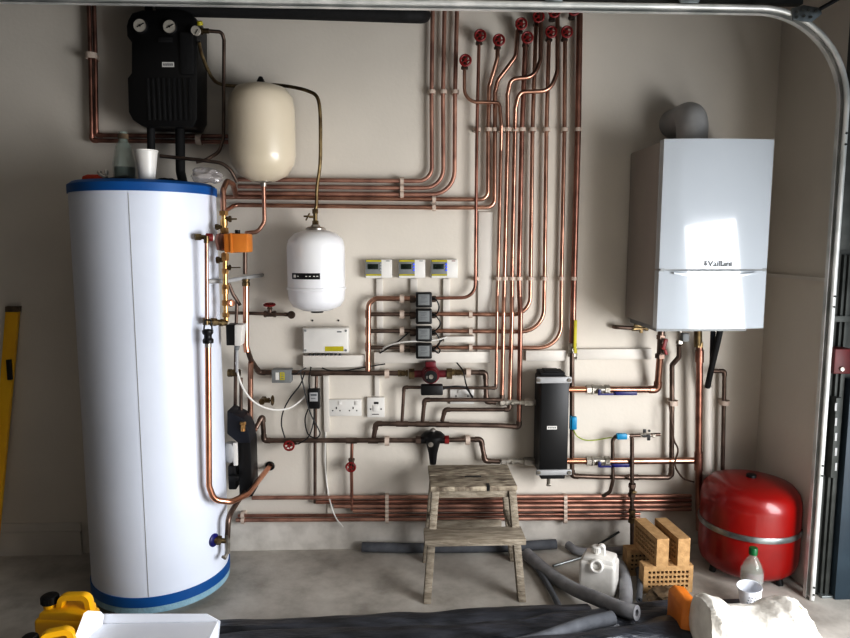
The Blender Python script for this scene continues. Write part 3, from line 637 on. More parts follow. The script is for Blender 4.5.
# blue clip sensors
c = at(573.5,422.5,.06); t = Thing('pipe_sensor', 'bright blue clip sensor on the upright pipe beside the header', 'sensor', c)
b = nb(); box(b, c+V((0,-.005,0)), (.024,.022,.058), None, .003); t.part('housing', b, 'cyan')
b = nb(); box(b, c+V((-.014,-.0,.0)), (.006,.02,.062), None, .001); t.part('clip', b, 'cyan')
c = at(621.5,436.2,.075); t = Thing('pipe_sensor', 'bright blue clip sensor lying level on the bent pipe', 'sensor', c)
b = nb(); box(b, c, (.046,.022,.026), None, .003); t.part('housing', b, 'cyan')
b = nb(); box(b, c+V((.028,0,0)), (.012,.018,.018), None, .002); t.part('gland', b, 'plast')
b = nb(); hose(b, [at(573.5,430,.06), at(577,436,.05), at(585,440,.04), at(596,440,.04), at(606,438.2,.05), at(612,437.5,.06)], .0025); single('sensor_cable', b, 'grnw', 'yellow-green wire linking the two blue sensors', 'cable')

# ---- pipe clips
cl = nb(); box2(cl, (-.010,-.018,-.009), (.010,0,.009), .002)
sweep(cl, [(0.0145*math.sin(a_), -.03-.0145*math.cos(a_), 0) for a_ in [math.radians(x) for x in range(-140,141,20)]], [(-.008,-.0018),(-.008,.0018),(.008,.0018),(.008,-.0018)], ref=(0,0,1))
clip0 = mesh('pipe_clip', cl, 'clip'); tag(clip0, 'white plastic clip in the upper row across the riser bank', 'pipe clip', 'upper row of riser clips')
first = [True]
def clip(px, py, label, group, d=0.0, horiz=False, s=1.0):
    o = clip0 if first[0] else clip0.copy()
    if not first[0]: C.objects.link(o)
    first[0] = False
    o.location = at(px, py, .0)+V((0,-d,0)); p = at(px,py,.03); o.location.x = p.x; o.location.z = p.z
    o.rotation_euler = (0, PI/2 if horiz else 0, 0); o.scale = (s,s,s) if s != 1 else (1,1,1)
    tag(o, label, 'pipe clip', group); return o
for x in (477,488.3,495,501.5,508,515,522,532.5,546.5,564.5,578): clip(x, 129.7, 'white plastic clip in the upper row across the riser bank', 'upper row of riser clips')
for x in (475.5,498,504.5,512,519,530.5,544.5,561.5,574): clip(x, 278.5, 'white plastic clip in the lower row across the riser bank', 'lower row of riser clips')
for x in (431.7,443.2,455.2): clip(x, 92, 'white plastic clip on the three centre risers near the top', 'clips on the three centre risers')
for y in (181,188,194.5): clip(402, y, 'white plastic clip on the upper three level pipes', 'clips on the upper level pipes', horiz=True)
for y in (199.4,207.5): clip(434, y, 'white plastic clip on the lower two level pipes', 'clips on the lower two level pipes', horiz=True)
for y in (298.5,314.2,331,347.6): clip(402, y, 'white plastic clip left of the zone valves', 'clips left of the zone valves', horiz=True, s=1.25)
for y in (314.3,331.3,347.6): clip(470.5, y, 'white plastic clip right of the zone valves', 'clips right of the zone valves', horiz=True)
clip(387,373.2,'white clip on the pump line left of the pump','clip',horiz=True,s=1.3); clip(468,372.4,'white clip on the pump line right of the pump','clip',horiz=True,s=1.3)
clip(387,440.5,'white clip on the return line left of the black filter','clip',horiz=True,s=1.3); clip(467.5,439.5,'white clip on the return line right of the black filter','clip',horiz=True,s=1.3)
clip(93,57,'white clip on the two copper pipes at the upper left','clip',s=1.5)
clip(200,140,'white clip on the level copper pipes right of the insulated legs','clip',horiz=True,s=1.4)
clip(671.5,402,'white clip on the dark pipe under the boiler','clip',s=1.45); clip(723.5,402,'white clip on the narrow pipe at the far right','clip',s=1.35)
for k, y in enumerate(ys):
    for x, w_ in ((387,'left'),(565,'right')):
        clip(x, y+.6, 'white plastic clip in the %s column of clips on the low pipe bundle' % w_, w_+' column of bundle clips', horiz=True)
for y in (513.5,518.8): clip(243, y+1.5, 'white plastic clip at the left end of the low pipe bundle by the cylinder', 'left end bundle clips', horiz=True)

# ============================================================ ZONE VALVES
ZY = (299,315.2,332.5,349.3); prot = None
def build_zone(label):
    o0 = at(424, ZY[0], .045); t = Thing('zone_valve', label, 'zone valve', o0, 'zone valves')
    b = nb(); box(b, o0+V((-.002,-.035,.0)), (.070,.05,.066), None, .006); t.part('actuator', b, 'black')
    b = nb(); box(b, o0+V((-.003,-.061,.002)), (.050,.004,.048), None, .0015); pl = t.part('face_plate', b, 'gplast', label='grey face plate')
    b = nb()
    for k, dz in enumerate((.016,.010,.004,-.006,-.012)): box(b, o0+V((-.006+(k%2)*.004,-.0635,dz+.002)), (.030-(k%3)*.006,.0006,.002))
    t.part('plate_print', b, 'ink', pl)
    b = nb(); cyl(b, o0+V((-.06,0,0)), o0+V((.05,0,0)), .012); hexn(b, o0+V((-.062,0,0)), o0+V((-.04,0,0)), .016); hexn(b, o0+V((.036,0,0)), o0+V((.052,0,0)), .014); t.part('body', b, 'copd')
    b = nb(); cyl(b, o0+V((.030,-.04,.008)), o0+V((.046,-.044,.004)), .007); t.part('cable_gland', b, 'black')
    return t
zl = ('topmost','second from top','third from top','lowest')
z0 = build_zone('black motorised zone valve with grey face plate, topmost of the four')
for k in range(1,4): dup(z0.o, at(424, ZY[k], .045), 'black motorised zone valve with grey face plate, %s of the four' % zl[k])
for k in range(3):
    b = nb(); a_ = at(433.5,ZY[k]-.5,.088); y1 = ZY[k]; bulge = (439,440.5,440)[k]
    hose(b, [a_, at(437,y1+2,.09), at(bulge,y1+8,.085), at(437,y1+14,.08), at(430,y1+17,.06)], .0032)
    single('valve_cable', b, 'black', 'black cable looping out of the %s zone valve' % ('topmost','second','third')[k], 'cable')
b = nb(); hose(b, [at(433,349,.09), at(438,353,.09), at(440,350,.085), at(437,346,.08), at(441,341,.07), at(445,337,.06)], .003); single('valve_cable', b, 'black', 'black cable curling from the lowest zone valve up to the white duct', 'cable')
b = nb(); hose(b, [at(447,337,.09), at(436,340,.095), at(420,341,.10), at(400,342.5,.09), at(385,347,.06), at(381,352,.02)], .0038); single('white_cable', b, 'plast', 'white cable draped across the zone valves', 'cable')
b = nb(); hose(b, [at(408,333,.04), at(400,340,.06), at(390,347,.06), at(380,353,.03)], .003); single('valve_cable', b, 'black', 'black cable slanting left below the third zone valve', 'cable')
b = nb(); rect_px(b, 444, 336.5, 474.5, 342.5, .045, 0, .001); single('cable_duct', b, 'duct', 'short white cable duct right of the lowest zone valves', 'cable duct')

# =================================================================== PUMP
c = at(430.5,374,.055); pu = Thing('circulation_pump', 'dark red circulation pump with a black control box', 'pump', c)
b = nb(); lathe(b, [(0,-.02),(.036,-.02),(.041,-.008),(.041,.012),(.034,.022),(0,.022)], c, (0,-1,0), 28); box(b, c+V((0,.002,.045)), (.048,.04,.028), None, .006)
cyl(b, c+V((-.075,.004,0)), c+V((.075,.004,0)), .0165); pu.part('volute', b, 'dred')
b = nb(); lathe(b, [(0,.02),(.033,.02),(.034,.05),(.028,.058),(0,.058)], c, (0,-1,0), 28); mo = pu.part('motor', b, 'dred')
b = nb(); lathe(b, [(0,.0575),(.0275,.0575),(.0275,.061),(.012,.062),(0,.062)], c, (0,-1,0), 24); pu.part('face', b, 'black', mo)
b = nb(); lathe(b, [(0,.061),(.010,.061),(.010,.066),(0,.066)], c, (0,-1,0), 16); box(b, c+V((-.018,-.0625,-.002)), (.004,.001,.012)); pu.part('vent_screw', b, 'nick', mo, label='silver vent screw')
b = nb(); rect_px(b, 421, 385.5, 443, 395.5, .115, .074, .005); pu.part('control_box', b, 'black')
for s_ in (-1,1):
    b = nb(); hexn(b, c+V((s_*.072,.004,0)), c+V((s_*.096,.004,0)), .024); pu.part('union_nut', b, 'dbrass')
b = nb(); hose(b, [at(443,389,.09), at(450,387,.08), at(458,386.5,.08), at(466,388,.07), at(472,397,.05), at(471,400,.03)], .004); single('pump_cable', b, 'black', 'black mains cable from the pump to the socket behind the pipes', 'cable')
b = nb(); hose(b, [at(457,363,.03), at(463,371,.09), at(466,384,.085), at(470,393,.05), at(473,397,.02)], .003); single('pump_cable', b, 'black', 'black cable falling past the right pump valve', 'cable')

# ================================================================= FILTER
c = at(433,440,.055); fi = Thing('magnetic_filter', 'black magnetic filter with a domed lid and tapering body', 'filter', c)
b = nb(); lathe(b, [(0,-.112),(.014,-.112),(.020,-.06),(.030,-.02),(.036,.0),(.036,.012),(0,.012)], c, n=28); cyl(b, c+V((-.06,0,0)), c+V((.055,0,0)), .016); fi.part('body', b, 'black')
b = nb(); lathe(b, [(0,.010),(.052,.010),(.053,.022),(.040,.034),(.018,.040),(0,.041)], c, n=32); ld = fi.part('lid', b, 'black')
for k in range(8):
    pass
b = nb(); lathe(b, [(0,.038),(.010,.038),(.012,.050),(.006,.054),(0,.054)], c, n=14); fi.part('bleed_screw', b, 'nick', ld, label='silver bleed screw')
b = nb(); lathe(b, [(0,0),(.012,0),(.012,.005),(0,.005)], c+V((-.012,-.032,-.01)), (0,-1,-.2), 14); fi.part('drain_plug', b, 'nick', label='silver plug')
b = nb(); hexn(b, c+V((.052,0,0)), c+V((.072,0,0)), .020); fi.part('union_nut', b, 'red', label='red union nut')
b = nb(); hexn(b, c+V((-.078,0,0)), c+V((-.055,0,0)), .019); fi.part('union_nut', b, 'copd')

# ===================================================== LOW LOSS HEADER
hd = Thing('low_loss_header', 'tall black hydraulic header box with grey clamps', 'hydraulic header', at(553,478,.10))
b = nb(); rect_px(b, 540, 378, 568.5, 474, .16, .03, .006); hd.part('insulation_case', b, 'black')
b = nb(); rect_px(b, 540.5, 372.5, 565, 379, .14, .05, .003); rect_px(b, 545, 371, 560, 374, .13, .06, .002); hd.part('top_cap', b, 'rubber')
b = nb(); rect_px(b, 541, 474, 565, 479, .14, .05, .003); hd.part('bottom_cap', b, 'rubber')
for y0, y1 in ((377,383.5),(470,475.5)):
    b = nb(); rect_px(b, 536.5, y0, 572, y1, .168, .155, .004)
    cl_ = hd.part('clamp', b, 'lgrey', label='pale grey clamp bar')
    for x in (539,569.5):
        b = nb(); cyl(b, at(x,(y0+y1)/2,.167), at(x,(y0+y1)/2,.174), .008, 12); hd.part('screw', b, 'nick', cl_)
b = nb(); rect_px(b, 547, 426, 557, 429.5, .163, .158); lb = hd.part('badge', b, 'plast', label='small white badge')
b = nb(); 
for k in range(4): rect_px(b, 548.3+k*2.1, 427, 549.5+k*2.1, 428.5, .1638, .1628)
hd.part('badge_print', b, 'ink', lb)
for y in (402.3, 461.3):
    b = nb(); hexn(b, at(524,y,.055), at(533,y,.055), .021); cyl(b, at(530,y,.055), at(542,y,.055), .014); hd.part('union', b, 'nick', label='nickel union on the left side')
b = nb(); c = at(548.5,482,.09); cyl(b, c+V((0,0,.02)), c+V((0,0,-.008)), .008); box(b, c+V((0,-.004,-.012)), (.02,.008,.012), None, .003); hd.part('drain_cock', b, 'nick')

# =============================================================== ELECTRICS
for k, x in enumerate((365,398.3,430.7)):
    t = Thing('room_timer', 'white heating timer with a grey display, %s of the three' % ('leftmost','middle','rightmost')[k], 'timer', at(x+13,278,.03), 'heating timers')
    b = nb(); rect_px(b, x, 259.5, x+27, 278, .035, 0, .003); t.part('case', b, 'plast')
    b = nb(); rect_px(b, x+.6, 259.8, x+16.5, 278.3, .041, .03, .002); fc = t.part('display_panel', b, 'gplast', label='grey display panel')
    b = nb(); rect_px(b, x+2.6, 264, x+13.2, 269.2, .043, .039, .0005); t.part('screen', b, 'lcd', fc)
    b = nb(); rect_px(b, x+1, 260, x+16.3, 261.8, .0425, .039); rect_px(b, x+1, 274.2, x+16.3, 275.6, .0425, .039); t.part('yellow_stripe', b, 'lyel', fc)
    b = nb(); rect_px(b, x+.8, 275.8, x+16.4, 278.2, .0425, .039); t.part('lower_strip', b, 'plast', fc)
    b = nb()
    for q in range(3): cyl(b, at(x+15.6,264.3+q*2.9,.041), at(x+15.6,264.3+q*2.9,.045), .0042, 10)
    t.part('button', b, 'lgrey' if k == 0 else 'bled', fc)
    b = nb(); rect_px(b, x+21, 260.6, x+24.6, 261.3, .0358, .034); t.part('logo_print', b, 'ink' if k < 2 else 'red')
# wiring centre
wc = Thing('wiring_box', 'white wiring box with a yellow warning sticker under the small vessel', 'junction box', at(325,353,.05))
b = nb(); rect_px(b, 302.5, 328, 348.5, 353, .055, 0, .004); cs = wc.part('case', b, 'plast')
b = nb(); rect_px(b, 303.5, 329, 347.5, 352, .060, .05, .003); lid = wc.part('lid', b, 'plast')
b = nb(); rect_px(b, 325, 346.5, 343.5, 351.2, .0612, .0595); wc.part('warning_sticker', b, 'lyel', lid, label='yellow sticker')
b = nb(); rect_px(b, 337, 331.2, 341.5, 332.4, .0612, .0595)
wc.part('logo_print', b, 'ink', lid)
for x, y in ((305.3,330.8),(345.8,330.8),(305.3,350.3),(345.8,350.3)):
    b = nb(); cyl(b, at(x,y,.060), at(x,y,.0625), .005, 10); wc.part('screw', b, 'gplast', lid)
b = nb()
for k in range(8): 
    c = at(310+k*4.3,353.6,.035); cyl(b, c, c-V((0,0,.008)), .006, 8)
wc.part('cable_gland', b, 'black', kind=None)
def duct(x0,y0,x1,y1,label,d=.028,name='cable_duct'):
    b = nb(); rect_px(b, x0,y0,x1,y1,d,0,.001); return single(name, b, 'duct', label, 'cable duct')
duct(303,355.5,364.5,367.5,'white cable duct directly under the wiring box',.04)
duct(374,352,490.5,363,'long white cable duct under the zone valves',.028)
duct(526,350.5,566,361,'white cable duct between the riser bank and the header',.022)
duct(577,349,652,359.5,'white cable duct right of the yellow lever valve, reaching under the boiler',.022)
duct(376.5,279,383,351.5,'upright white cable duct below the leftmost timer',.016)
duct(410.5,279,417.5,351.5,'upright white cable duct below the middle timer',.016)
duct(443,279,450,335.8,'upright white cable duct below the rightmost timer',.016)
duct(478,212,492,351,'wide upright white cable duct behind the slim pipe',.012)
duct(374.5,363.3,379.5,396.5,'short upright duct feeding the white switch',.016)
duct(323.5,376,329,432,'upright white cable duct right of the black meter',.016)
b = nb(); hose(b, [at(325.5,432,.012), at(325,460,.012), at(327,485,.014), at(331,505,.05), at(336,518,.06), at(343,527,.03)], .0035); single('white_cable', b, 'plast', 'white cable hanging over the low pipe bundle', 'cable')
b = nb(); box2(b, at(326.5,432,.008)-V((.002,0,0)), at(328,520,.0)); single('cable_cover', b, 'duct', 'thin white cover strip above the hanging white cable', 'cable duct')
# sockets
def socket(x0,y0,x1,y1,label,n=2,name='socket_outlet'):
    t = Thing(name, label, 'socket', at((x0+x1)/2,y1,.01))
    b = nb(); rect_px(b, x0,y0,x1,y1,.014,0,.002); pl = t.part('plate', b, 'plast')
    b = nb()
    for k in range(n):
        cx_ = x0+(x1-x0)*(k+.5)/n; h_ = y1-y0
        rect_px(b, cx_-.5, y0+h_*.45, cx_+.5, y0+h_*.58, .0148,.013); rect_px(b, cx_-4.2, y0+h_*.64, cx_-3.1, y0+h_*.71, .0148,.013); rect_px(b, cx_+3.1, y0+h_*.64, cx_+4.2, y0+h_*.71, .0148,.013)
    t.part('pin_holes', b, 'black', pl)
    for k in range(n):
        cx_ = x0+(x1-x0)*(k+.5)/n; b = nb(); rect_px(b, cx_+2, y0+2, cx_+5, y0+5.5, .018,.013,.001); t.part('switch_rocker', b, 'plast', pl)
    return t
socket(328,399.5,361.5,416,'white double socket between the black meter and the switch')
socket(450,388,474,404,'white double socket half hidden behind the pump pipes')
t = Thing('fused_switch', 'square white fused switch below the pump line', 'switch', at(376,417,.01))
b = nb(); rect_px(b, 367,397.5,384.5,417.5,.020,0,.003); pl = t.part('plate', b, 'plast')
b = nb(); rect_px(b, 374,402,378.5,404,.0212,.019); rect_px(b, 370,408.5,371.2,409.8,.0212,.019); rect_px(b, 380.5,408.5,381.7,409.8,.0212,.019); rect_px(b, 372,414,379,414.6,.0212,.019); t.part('indicator', b, 'black', pl)
b = nb(); rect_px(b, 373.2,405.6,378.8,411.5,.024,.018,.001); t.part('switch_rocker', b, 'plast', pl)
# pipe thermostat box
t = Thing('pipe_thermostat', 'grey pipe thermostat box with a yellow-green label on the pump line', 'thermostat', at(281,383,.06))
b = nb(); rect_px(b, 271.5,370,291,383,.085,.03,.003); cs = t.part('case', b, 'gplast')
b = nb(); rect_px(b, 275.5,372.5,279,380,.0865,.084); t.part('white_label', b, 'plast', cs)
b = nb(); rect_px(b, 280,372.5,284.5,380,.0865,.084); t.part('yellow_label', b, 'lyel', cs)
b = nb()
for q in range(3): rect_px(b, 281,373.6+q*2.2,283.6,374.5+q*2.2,.0872,.086)
t.part('label_print', b, 'gplast', cs)
# meter
t = Thing('energy_meter', 'black hanging meter with a grey display on the thin drop pipe', 'meter', at(314,409,.06))
b = nb(); rect_px(b, 307.5,389.5,319.5,409,.075,.042,.004); cs = t.part('case', b, 'black')
b = nb(); rect_px(b, 309.5,392.5,317.8,401.5,.0765,.074,.001); t.part('screen', b, 'lgrey', cs)
b = nb(); rect_px(b, 310.6,394,316.6,396,.0772,.076); rect_px(b, 311,398,315.4,398.8,.0772,.076); t.part('display_print', b, 'ink', cs)
def cable(pts, label, r=.0028, m='black', name='black_cable'):
    b = nb(); hose(b, [at(*p) for p in pts], r); return single(name, b, m, label, 'cable')
cable([(311,367,.04),(309,378,.07),(309.5,390,.065)],'short black cable feeding the top of the black meter')
cable([(305,372,.07),(300,385,.07),(290,398,.06),(283,412,.06),(281.5,425,.06),(285,438,.07)],'black cable bowing left from the pump line to the return line red wheel')
cable([(300,371,.07),(304,388,.08),(310,412,.075),(318,428,.075),(320,434,.07),(316,438,.07),(308,434,.07),(305,420,.06),(308,409,.06)],'black cable looping under the meter')
cable([(314,409,.06),(313.5,422,.06),(309,436,.075),(300,443,.08),(296,444,.07)],'black cable from the meter down to the red wheel')
cable([(291,374,.06),(296,374,.075),(300,371,.07),(306,368,.05)],'short black cable between the grey thermostat and the wiring box')
cable([(322,368,.042),(330,370.5,.05),(345,370.5,.05),(358,368.5,.05),(372,366,.05),(385,364,.03)],'black cable sagging along under the white duct')
cable([(236,362,.25),(239,378,.25),(246,393,.22),(257,404,.18),(272,409.5,.13),(288,408.5,.09),(300,401,.06),(310,391,.05)],'white cable swinging from the cylinder sensor to the wiring', .0045, 'plast', 'white_cable')
b = nb()
for x,y in ((312.5,320.5),(338.5,320.5)): pass
b = nb(); cyl(b, at(312.5,320.5,0), at(312.5,320.5,.004), .004, 8); single('wall_plug', b, 'black', 'left dark screw hole above the wiring box', 'wall plug')
b = nb(); cyl(b, at(338.5,320.5,0), at(338.5,320.5,.004), .004, 8); single('wall_plug', b, 'black', 'right dark screw hole above the wiring box', 'wall plug')

# ================================================ BRASS COLUMN BY CYLINDER
D = .38
c = at(225,243,D); t = Thing('mixing_valve', 'bulky orange mixing valve head on the brass column beside the cylinder', 'valve', c)
b = nb(); rect_px(b, 223.5,233.5,247.5,252.5,.43,.34,.006); hd_ = t.part('actuator', b, 'orange')
b = nb(); rect_px(b, 229.5,233,232,253,.434,.336,.002); t.part('seam_ring', b, 'orange', hd_)
b = nb(); cyl(b, at(237.5,230,D), at(237.5,234,D), .010, 12); t.part('knob', b, 'black', hd_)
b = nb(); lathe(b, [(0,-.035),(.02,-.03),(.026,0),(.02,.03),(0,.035)], at(222,242,D), (0,0,1), 18); t.part('body', b, 'copr')
def column(y0, y1, label, spec, x0=224, x1=224, d=D, m='brass', name='valve_body'):
    a_, c_ = at(x0,y1,d), at(x1,y0,d); L = c_-a_
    t = Thing(name, label, 'valve', a_)
    b = nb(); cyl(b, a_, c_, .0095, 14)
    for f0, f1, r_, hx in spec: (hexn if hx else cyl)(b, a_+L*f0, a_+L*f1, r_)
    t.part('body', b, m); return t
cA = column(211,233.5,'brass isolating valve with a lever above the orange mixing valve',[(0,.25,.016,1),(.35,.62,.014,0),(.8,1,.017,1)],224.5,223.5, name='isolating_valve')
b = nb(); c = at(224,219,D); cyl(b, c, at(229,219,D), .008); cyl(b, at(229,219,D), at(231,219,D), .012); box(b, at(234,219,D), (.022,.006,.006), None, .002); cA.part('lever', b, 'dbrass')
b = nb(); c = at(217,227,D); cyl(b, c, at(224,227,D), .008); hexn(b, at(215.5,227,D), at(218.5,227,D), .011); cA.part('side_port', b, 'dbrass')
cB = column(252.5,289,'upper brass valve in the column below the orange mixing valve',[(.0,.12,.014,1),(.42,.56,.013,1),(.78,.98,.015,1)],225.3,225, name='isolating_valve')
b = nb(); cyl(b, at(225,267.5,D), at(231,267.5,D), .006); box(b, at(236,267.5,D), (.034,.004,.004)); cyl(b, at(229,267.5,D), at(230.5,267.5,D), .011); cB.part('test_lever', b, 'dbrass')
b = nb(); cyl(b, at(217.5,260,D), at(225,260,D), .009); hexn(b, at(216.5,260,D), at(219.5,260,D), .013); cB.part('side_port', b, 'dbrass')
cC = column(289,322,'lower brass fitting in the column, joining the horizontal strainer',[(.15,.28,.014,1),(.5,.66,.015,1),(.85,1,.013,0)],226,225.3, name='compression_fitting')
b = nb(); cyl(b, at(226,303,D), at(233,303,D), .010); lathe(b, [(0,0),(.015,0),(.012,.01),(0,.012)], at(231,303,D), (.7,-.6,0), 12); cC.part('side_valve', b, 'copb')
b = nb(); 
c0, c1 = at(206,321.5,.455), at(226,323,.385); cyl(b, c0, c1, .011); u = (c1-c0); hexn(b, c0+u*.25, c0+u*.5, .015); hexn(b, c0+u*.7, c0+u*.85, .014); cyl(b, c0-V((0,0,.012)), c0+V((0,0,.014)), .0115)
single('strainer', b, 'dbrass', 'dull brass horizontal fitting between the thin pipe and the brass column', 'fitting')
# tank connection with red cap
t = Thing('tank_connector', 'brass connector with a red collar entering the cylinder near its upper right', 'fitting', at(205,237,.46))
b = nb(); cyl(b, at(196,237,.47), at(213,237.3,.44), .008); hexn(b, at(195,237,.47), at(201,237,.46), .013); cyl(b, at(206.5,236,.475), at(206.5,243,.475), .0095); t.part('body', b, 'dbrass')
b = nb(); cyl(b, at(206,237.2,.462), at(212.5,237.5,.452), .0145); t.part('collar', b, 'red', label='red collar')
b = nb(); cyl(b, at(212.5,237.5,.452), at(214,237.5,.45), .012); t.part('washer', b, 'plast')
# black bottle-cage clip
t = Thing('pipe_coupling', 'black plastic coupling with a wire loop joining the two front pipes', 'coupling', at(208,340,.48))
b = nb(); c = at(207.8,333,.48); lathe(b, [(0,-.038),(.019,-.038),(.020,-.026),(.014,-.018),(.014,-.008),(.020,0),(.020,.010),(.011,.014),(0,.014)], c, n=18); t.part('body', b, 'black')
b = nb(); tube(b, [at(203.5,333,.485), at(205,320,.485), at(211,320,.485), at(212.5,333,.485)], .003, .006); t.part('wire_loop', b, 'black')
b = nb(); cyl(b, at(208,340.5,.48), at(208.2,347,.48), .0125); t.part('ferrule', b, 'nick')
# sensor box
t = Thing('sensor_box', 'black and white sensor box fixed just right of the cylinder', 'sensor', at(235,347,.30))
b = nb(); rect_px(b, 226,325,234.5,345.5,.33,.26,.003); t.part('black_half', b, 'black')
b = nb(); prism(b, [at(234.5,325,.335), at(242.5,325,.335), at(240.2,346,.335), at(234.5,346,.335)], (0,.07,0), .002); t.part('white_cover', b, 'plast', label='white cover')
b = nb(); cyl(b, at(237,346,.30), at(237,350,.30), .012, 12, .008); t.part('gland', b, 'gplast')
pipe([(237,350,.30),(237,372,.28)], .006, 'lgrey', 'thin grey conduit under the sensor box', name='conduit')
ball_valve(228,240,373,.20,'brass valve at the left end of the pump line, partly behind the cylinder', m='dbrass', rb=.015)
# second black pump station part hidden behind cylinder
t = Thing('return_pump_station', 'black insulated pump unit tucked behind the lower right of the cylinder', 'pump station', at(244,498,.18))
b = nb(); rect_px(b, 238.5,441,251.5,497,.22,.10,.004); t.part('insulated_column', b, 'black')
b = nb(); prism(b, [at(227,411,.24), at(232,413,.24), at(243,419,.24), at(249,432,.24), at(250,443,.24), at(238,443,.24), at(227,434,.24)], (0,.12,0), .004); t.part('upper_shell', b, 'navy')
b = nb(); cyl(b, at(243,423,.245), at(243,431,.245), .010); cyl(b, at(243,427,.245), at(243,427,.262), .008); hexn(b, at(243,422,.245), at(243,424.5,.245), .013); t.part('brass_fitting', b, 'brass')
b = nb(); lathe(b, [(0,-.04),(.02,-.036),(.03,-.02),(.03,.03),(.02,.045),(0,.048)], at(231,453,.22), n=20); t.part('motor', b, 'lgrey', label='pale grey motor')
b = nb(); rect_px(b, 233,443,237.5,466,.245,.235,.003); t.part('motor_label', b, 'plast', label='white plate')
b = nb(); rect_px(b, 228,466,236,490,.23,.15,.006); box(b, at(234,478,.245), (.045,.02,.024), None, .006); t.part('lower_handle', b, 'black')
# drain valve at the foot of the cylinder
s0 = on_cyl(213.5,540)
nrm = V((s0.x-CX, s0.y-CY, 0)).normalized()
t = Thing('drain_valve', 'drain valve with a blue flange low on the right of the cylinder', 'valve', s0)
b = nb(); lathe(b, [(0,-.004),(.026,-.004),(.026,.005),(.018,.010),(0,.010)], s0, nrm, 20); t.part('flange', b, 'dblue', label='dark blue flange')
e0 = at(227.5,541,.40)
b = nb(); cyl(b, s0, s0+(e0-s0)*.55, .014); hexn(b, s0+(e0-s0)*.25, s0+(e0-s0)*.55, .018); cyl(b, s0, e0, .010); t.part('tail', b, 'dbrass')
b = nb(); cyl(b, at(227.5,534,.40), at(227.5,553,.40), .011); cyl(b, at(227.5,552,.40), at(224.5,558.5,.42), .007); box(b, at(224,557.5,.43), (.020,.010,.010), Matrix.Rotation(.6,3,'Y'), .003); t.part('drain_cock', b, 'nick')
pipe([(227.5,540,.40),(228.2,518,.40),(233,509,.34),(244,492,.22)], r22, 'copd', 'dull copper pipe rising from the drain valve behind the cylinder', R=.03)

# =================================================================== BOILER
DB = .41
bo = Thing('gas_boiler', 'large white wall-hung gas boiler with a grey side panel', 'boiler', at(715,328,.2))
A, B_ = at(664,138.5,DB), at(767,329.5,DB); x0_ = (at(664,138.5,DB).x+at(660.5,328,DB).x)/2; x1_ = (at(775,139,DB).x+at(767.5,330,DB).x)/2
zt_, zb_ = at(715,138.5,DB).z, at(715,329,DB).z
zm = at(715,270,DB).z
b = nb(); box2(b, (x0_+.003,-DB+.05,zb_+.004), (x1_-.003,-.012,zt_-.004), .004); body = bo.part('casing', b, 'boils')
def bulged(za, zb3):
    b = nb(); n = 10; pf = []
    # gently bowed front panel
    pts_ = [(x0_,-DB+.06)]+[(x0_+(x1_-x0_)*i/n, -DB+.018-.018*math.sin(PI*i/n)**.6) for i in range(n+1)]+[(x1_,-DB+.06)]
    prism(b, [V((x,y,za)) for x, y in pts_], (0,0,zb3-za)); return b
fd = bo.part('front_door', bulged(zm+.0035, zt_), 'boil', label='glossy white upper door')
lf = bo.part('lower_flap', bulged(zb_, zm-.0035), 'boil', label='glossy white lower flap')
b = nb(); box2(b, (x0_+.004,-DB+.014,zm-.006), (x1_-.004,-DB+.05,zm+.006)); bo.part('shadow_gap', b, 'gplast')
b = nb(); zz = at(718,279,DB).z
sweep(b, [(x0_+.05+(x1_-x0_-.1)*i/16, -DB-.006*math.sin(PI*i/16)-.001, zm-.012-.014*math.sin(PI*i/16)) for i in range(17)], [(.004,-.003),(.004,.003),(-.004,.003),(-.004,-.003)], ref=(0,0,1)); bo.part('grip', b, 'boil', lf)
b = nb(); box2(b, (x0_+.02,-DB+.07,zb_-.018), (x1_-.04,-.03,zb_+.006)); bo.part('underside_tray', b, 'gplast')
# brand lettering as on the door
tx = bpy.data.curves.new('door_lettering', 'FONT'); tx.body = 'Vaillant'; tx.size = .034; tx.extrude = .0008; tx.align_x = 'LEFT'
to = bpy.data.objects.new('door_lettering', tx); C.objects.link(to); to.parent = fd
L0 = at(708,266.5,DB+.003); to.location = V((L0.x,-DB-.0025,L0.z)) - bo.loc; to.rotation_euler = (PI/2,0,0); tx.materials.append(M['ink'])
me_ = bpy.data.meshes.new_from_object(to); lo_ = to.location.copy(); bpy.data.objects.remove(to)
to = bpy.data.objects.new('door_lettering', me_); C.objects.link(to); to.parent = fd; to.location = lo_; to.rotation_euler = (PI/2,0,0)
if not me_.materials: me_.materials.append(M['ink'])
b = nb(); e0 = at(706,264.5,DB+.003); lathe(b, [(0,0),(.006,0),(.006,.001),(0,.001)], (e0.x,-DB-.002,e0.z), (0,-1,0), 12); box(b, (e0.x+.001,-DB-.0028,e0.z+.009), (.0022,.0014,.012), Matrix.Rotation(.25,3,'Y')); box(b, (e0.x-.003,-DB-.0028,e0.z+.009), (.0022,.0014,.012), Matrix.Rotation(-.15,3,'Y')); bo.part('hare_emblem', b, 'ink', fd)
# flue
fx = at(694,135,.22).x; fl_ = Thing('boiler_flue', 'pale flue elbow on top of the boiler turning back into the wall', 'flue', (fx,-.20,zt_))
b = nb(); lathe(b, [(0,0),(.078,0),(.078,.010),(.066,.012),(.066,.022),(.058,.024),(.058,.03),(0,.03)], (fx,-.20,zt_-.003), n=32); fl_.part('collar', b, 'plast')
b = nb(); sweep(b, fillet([(fx,-.20,zt_+.02),(fx,-.20,zt_+.125),(fx,0.0,zt_+.125)], .066), circ(.062,28)); fl_.part('duct', b, 'lgrey')

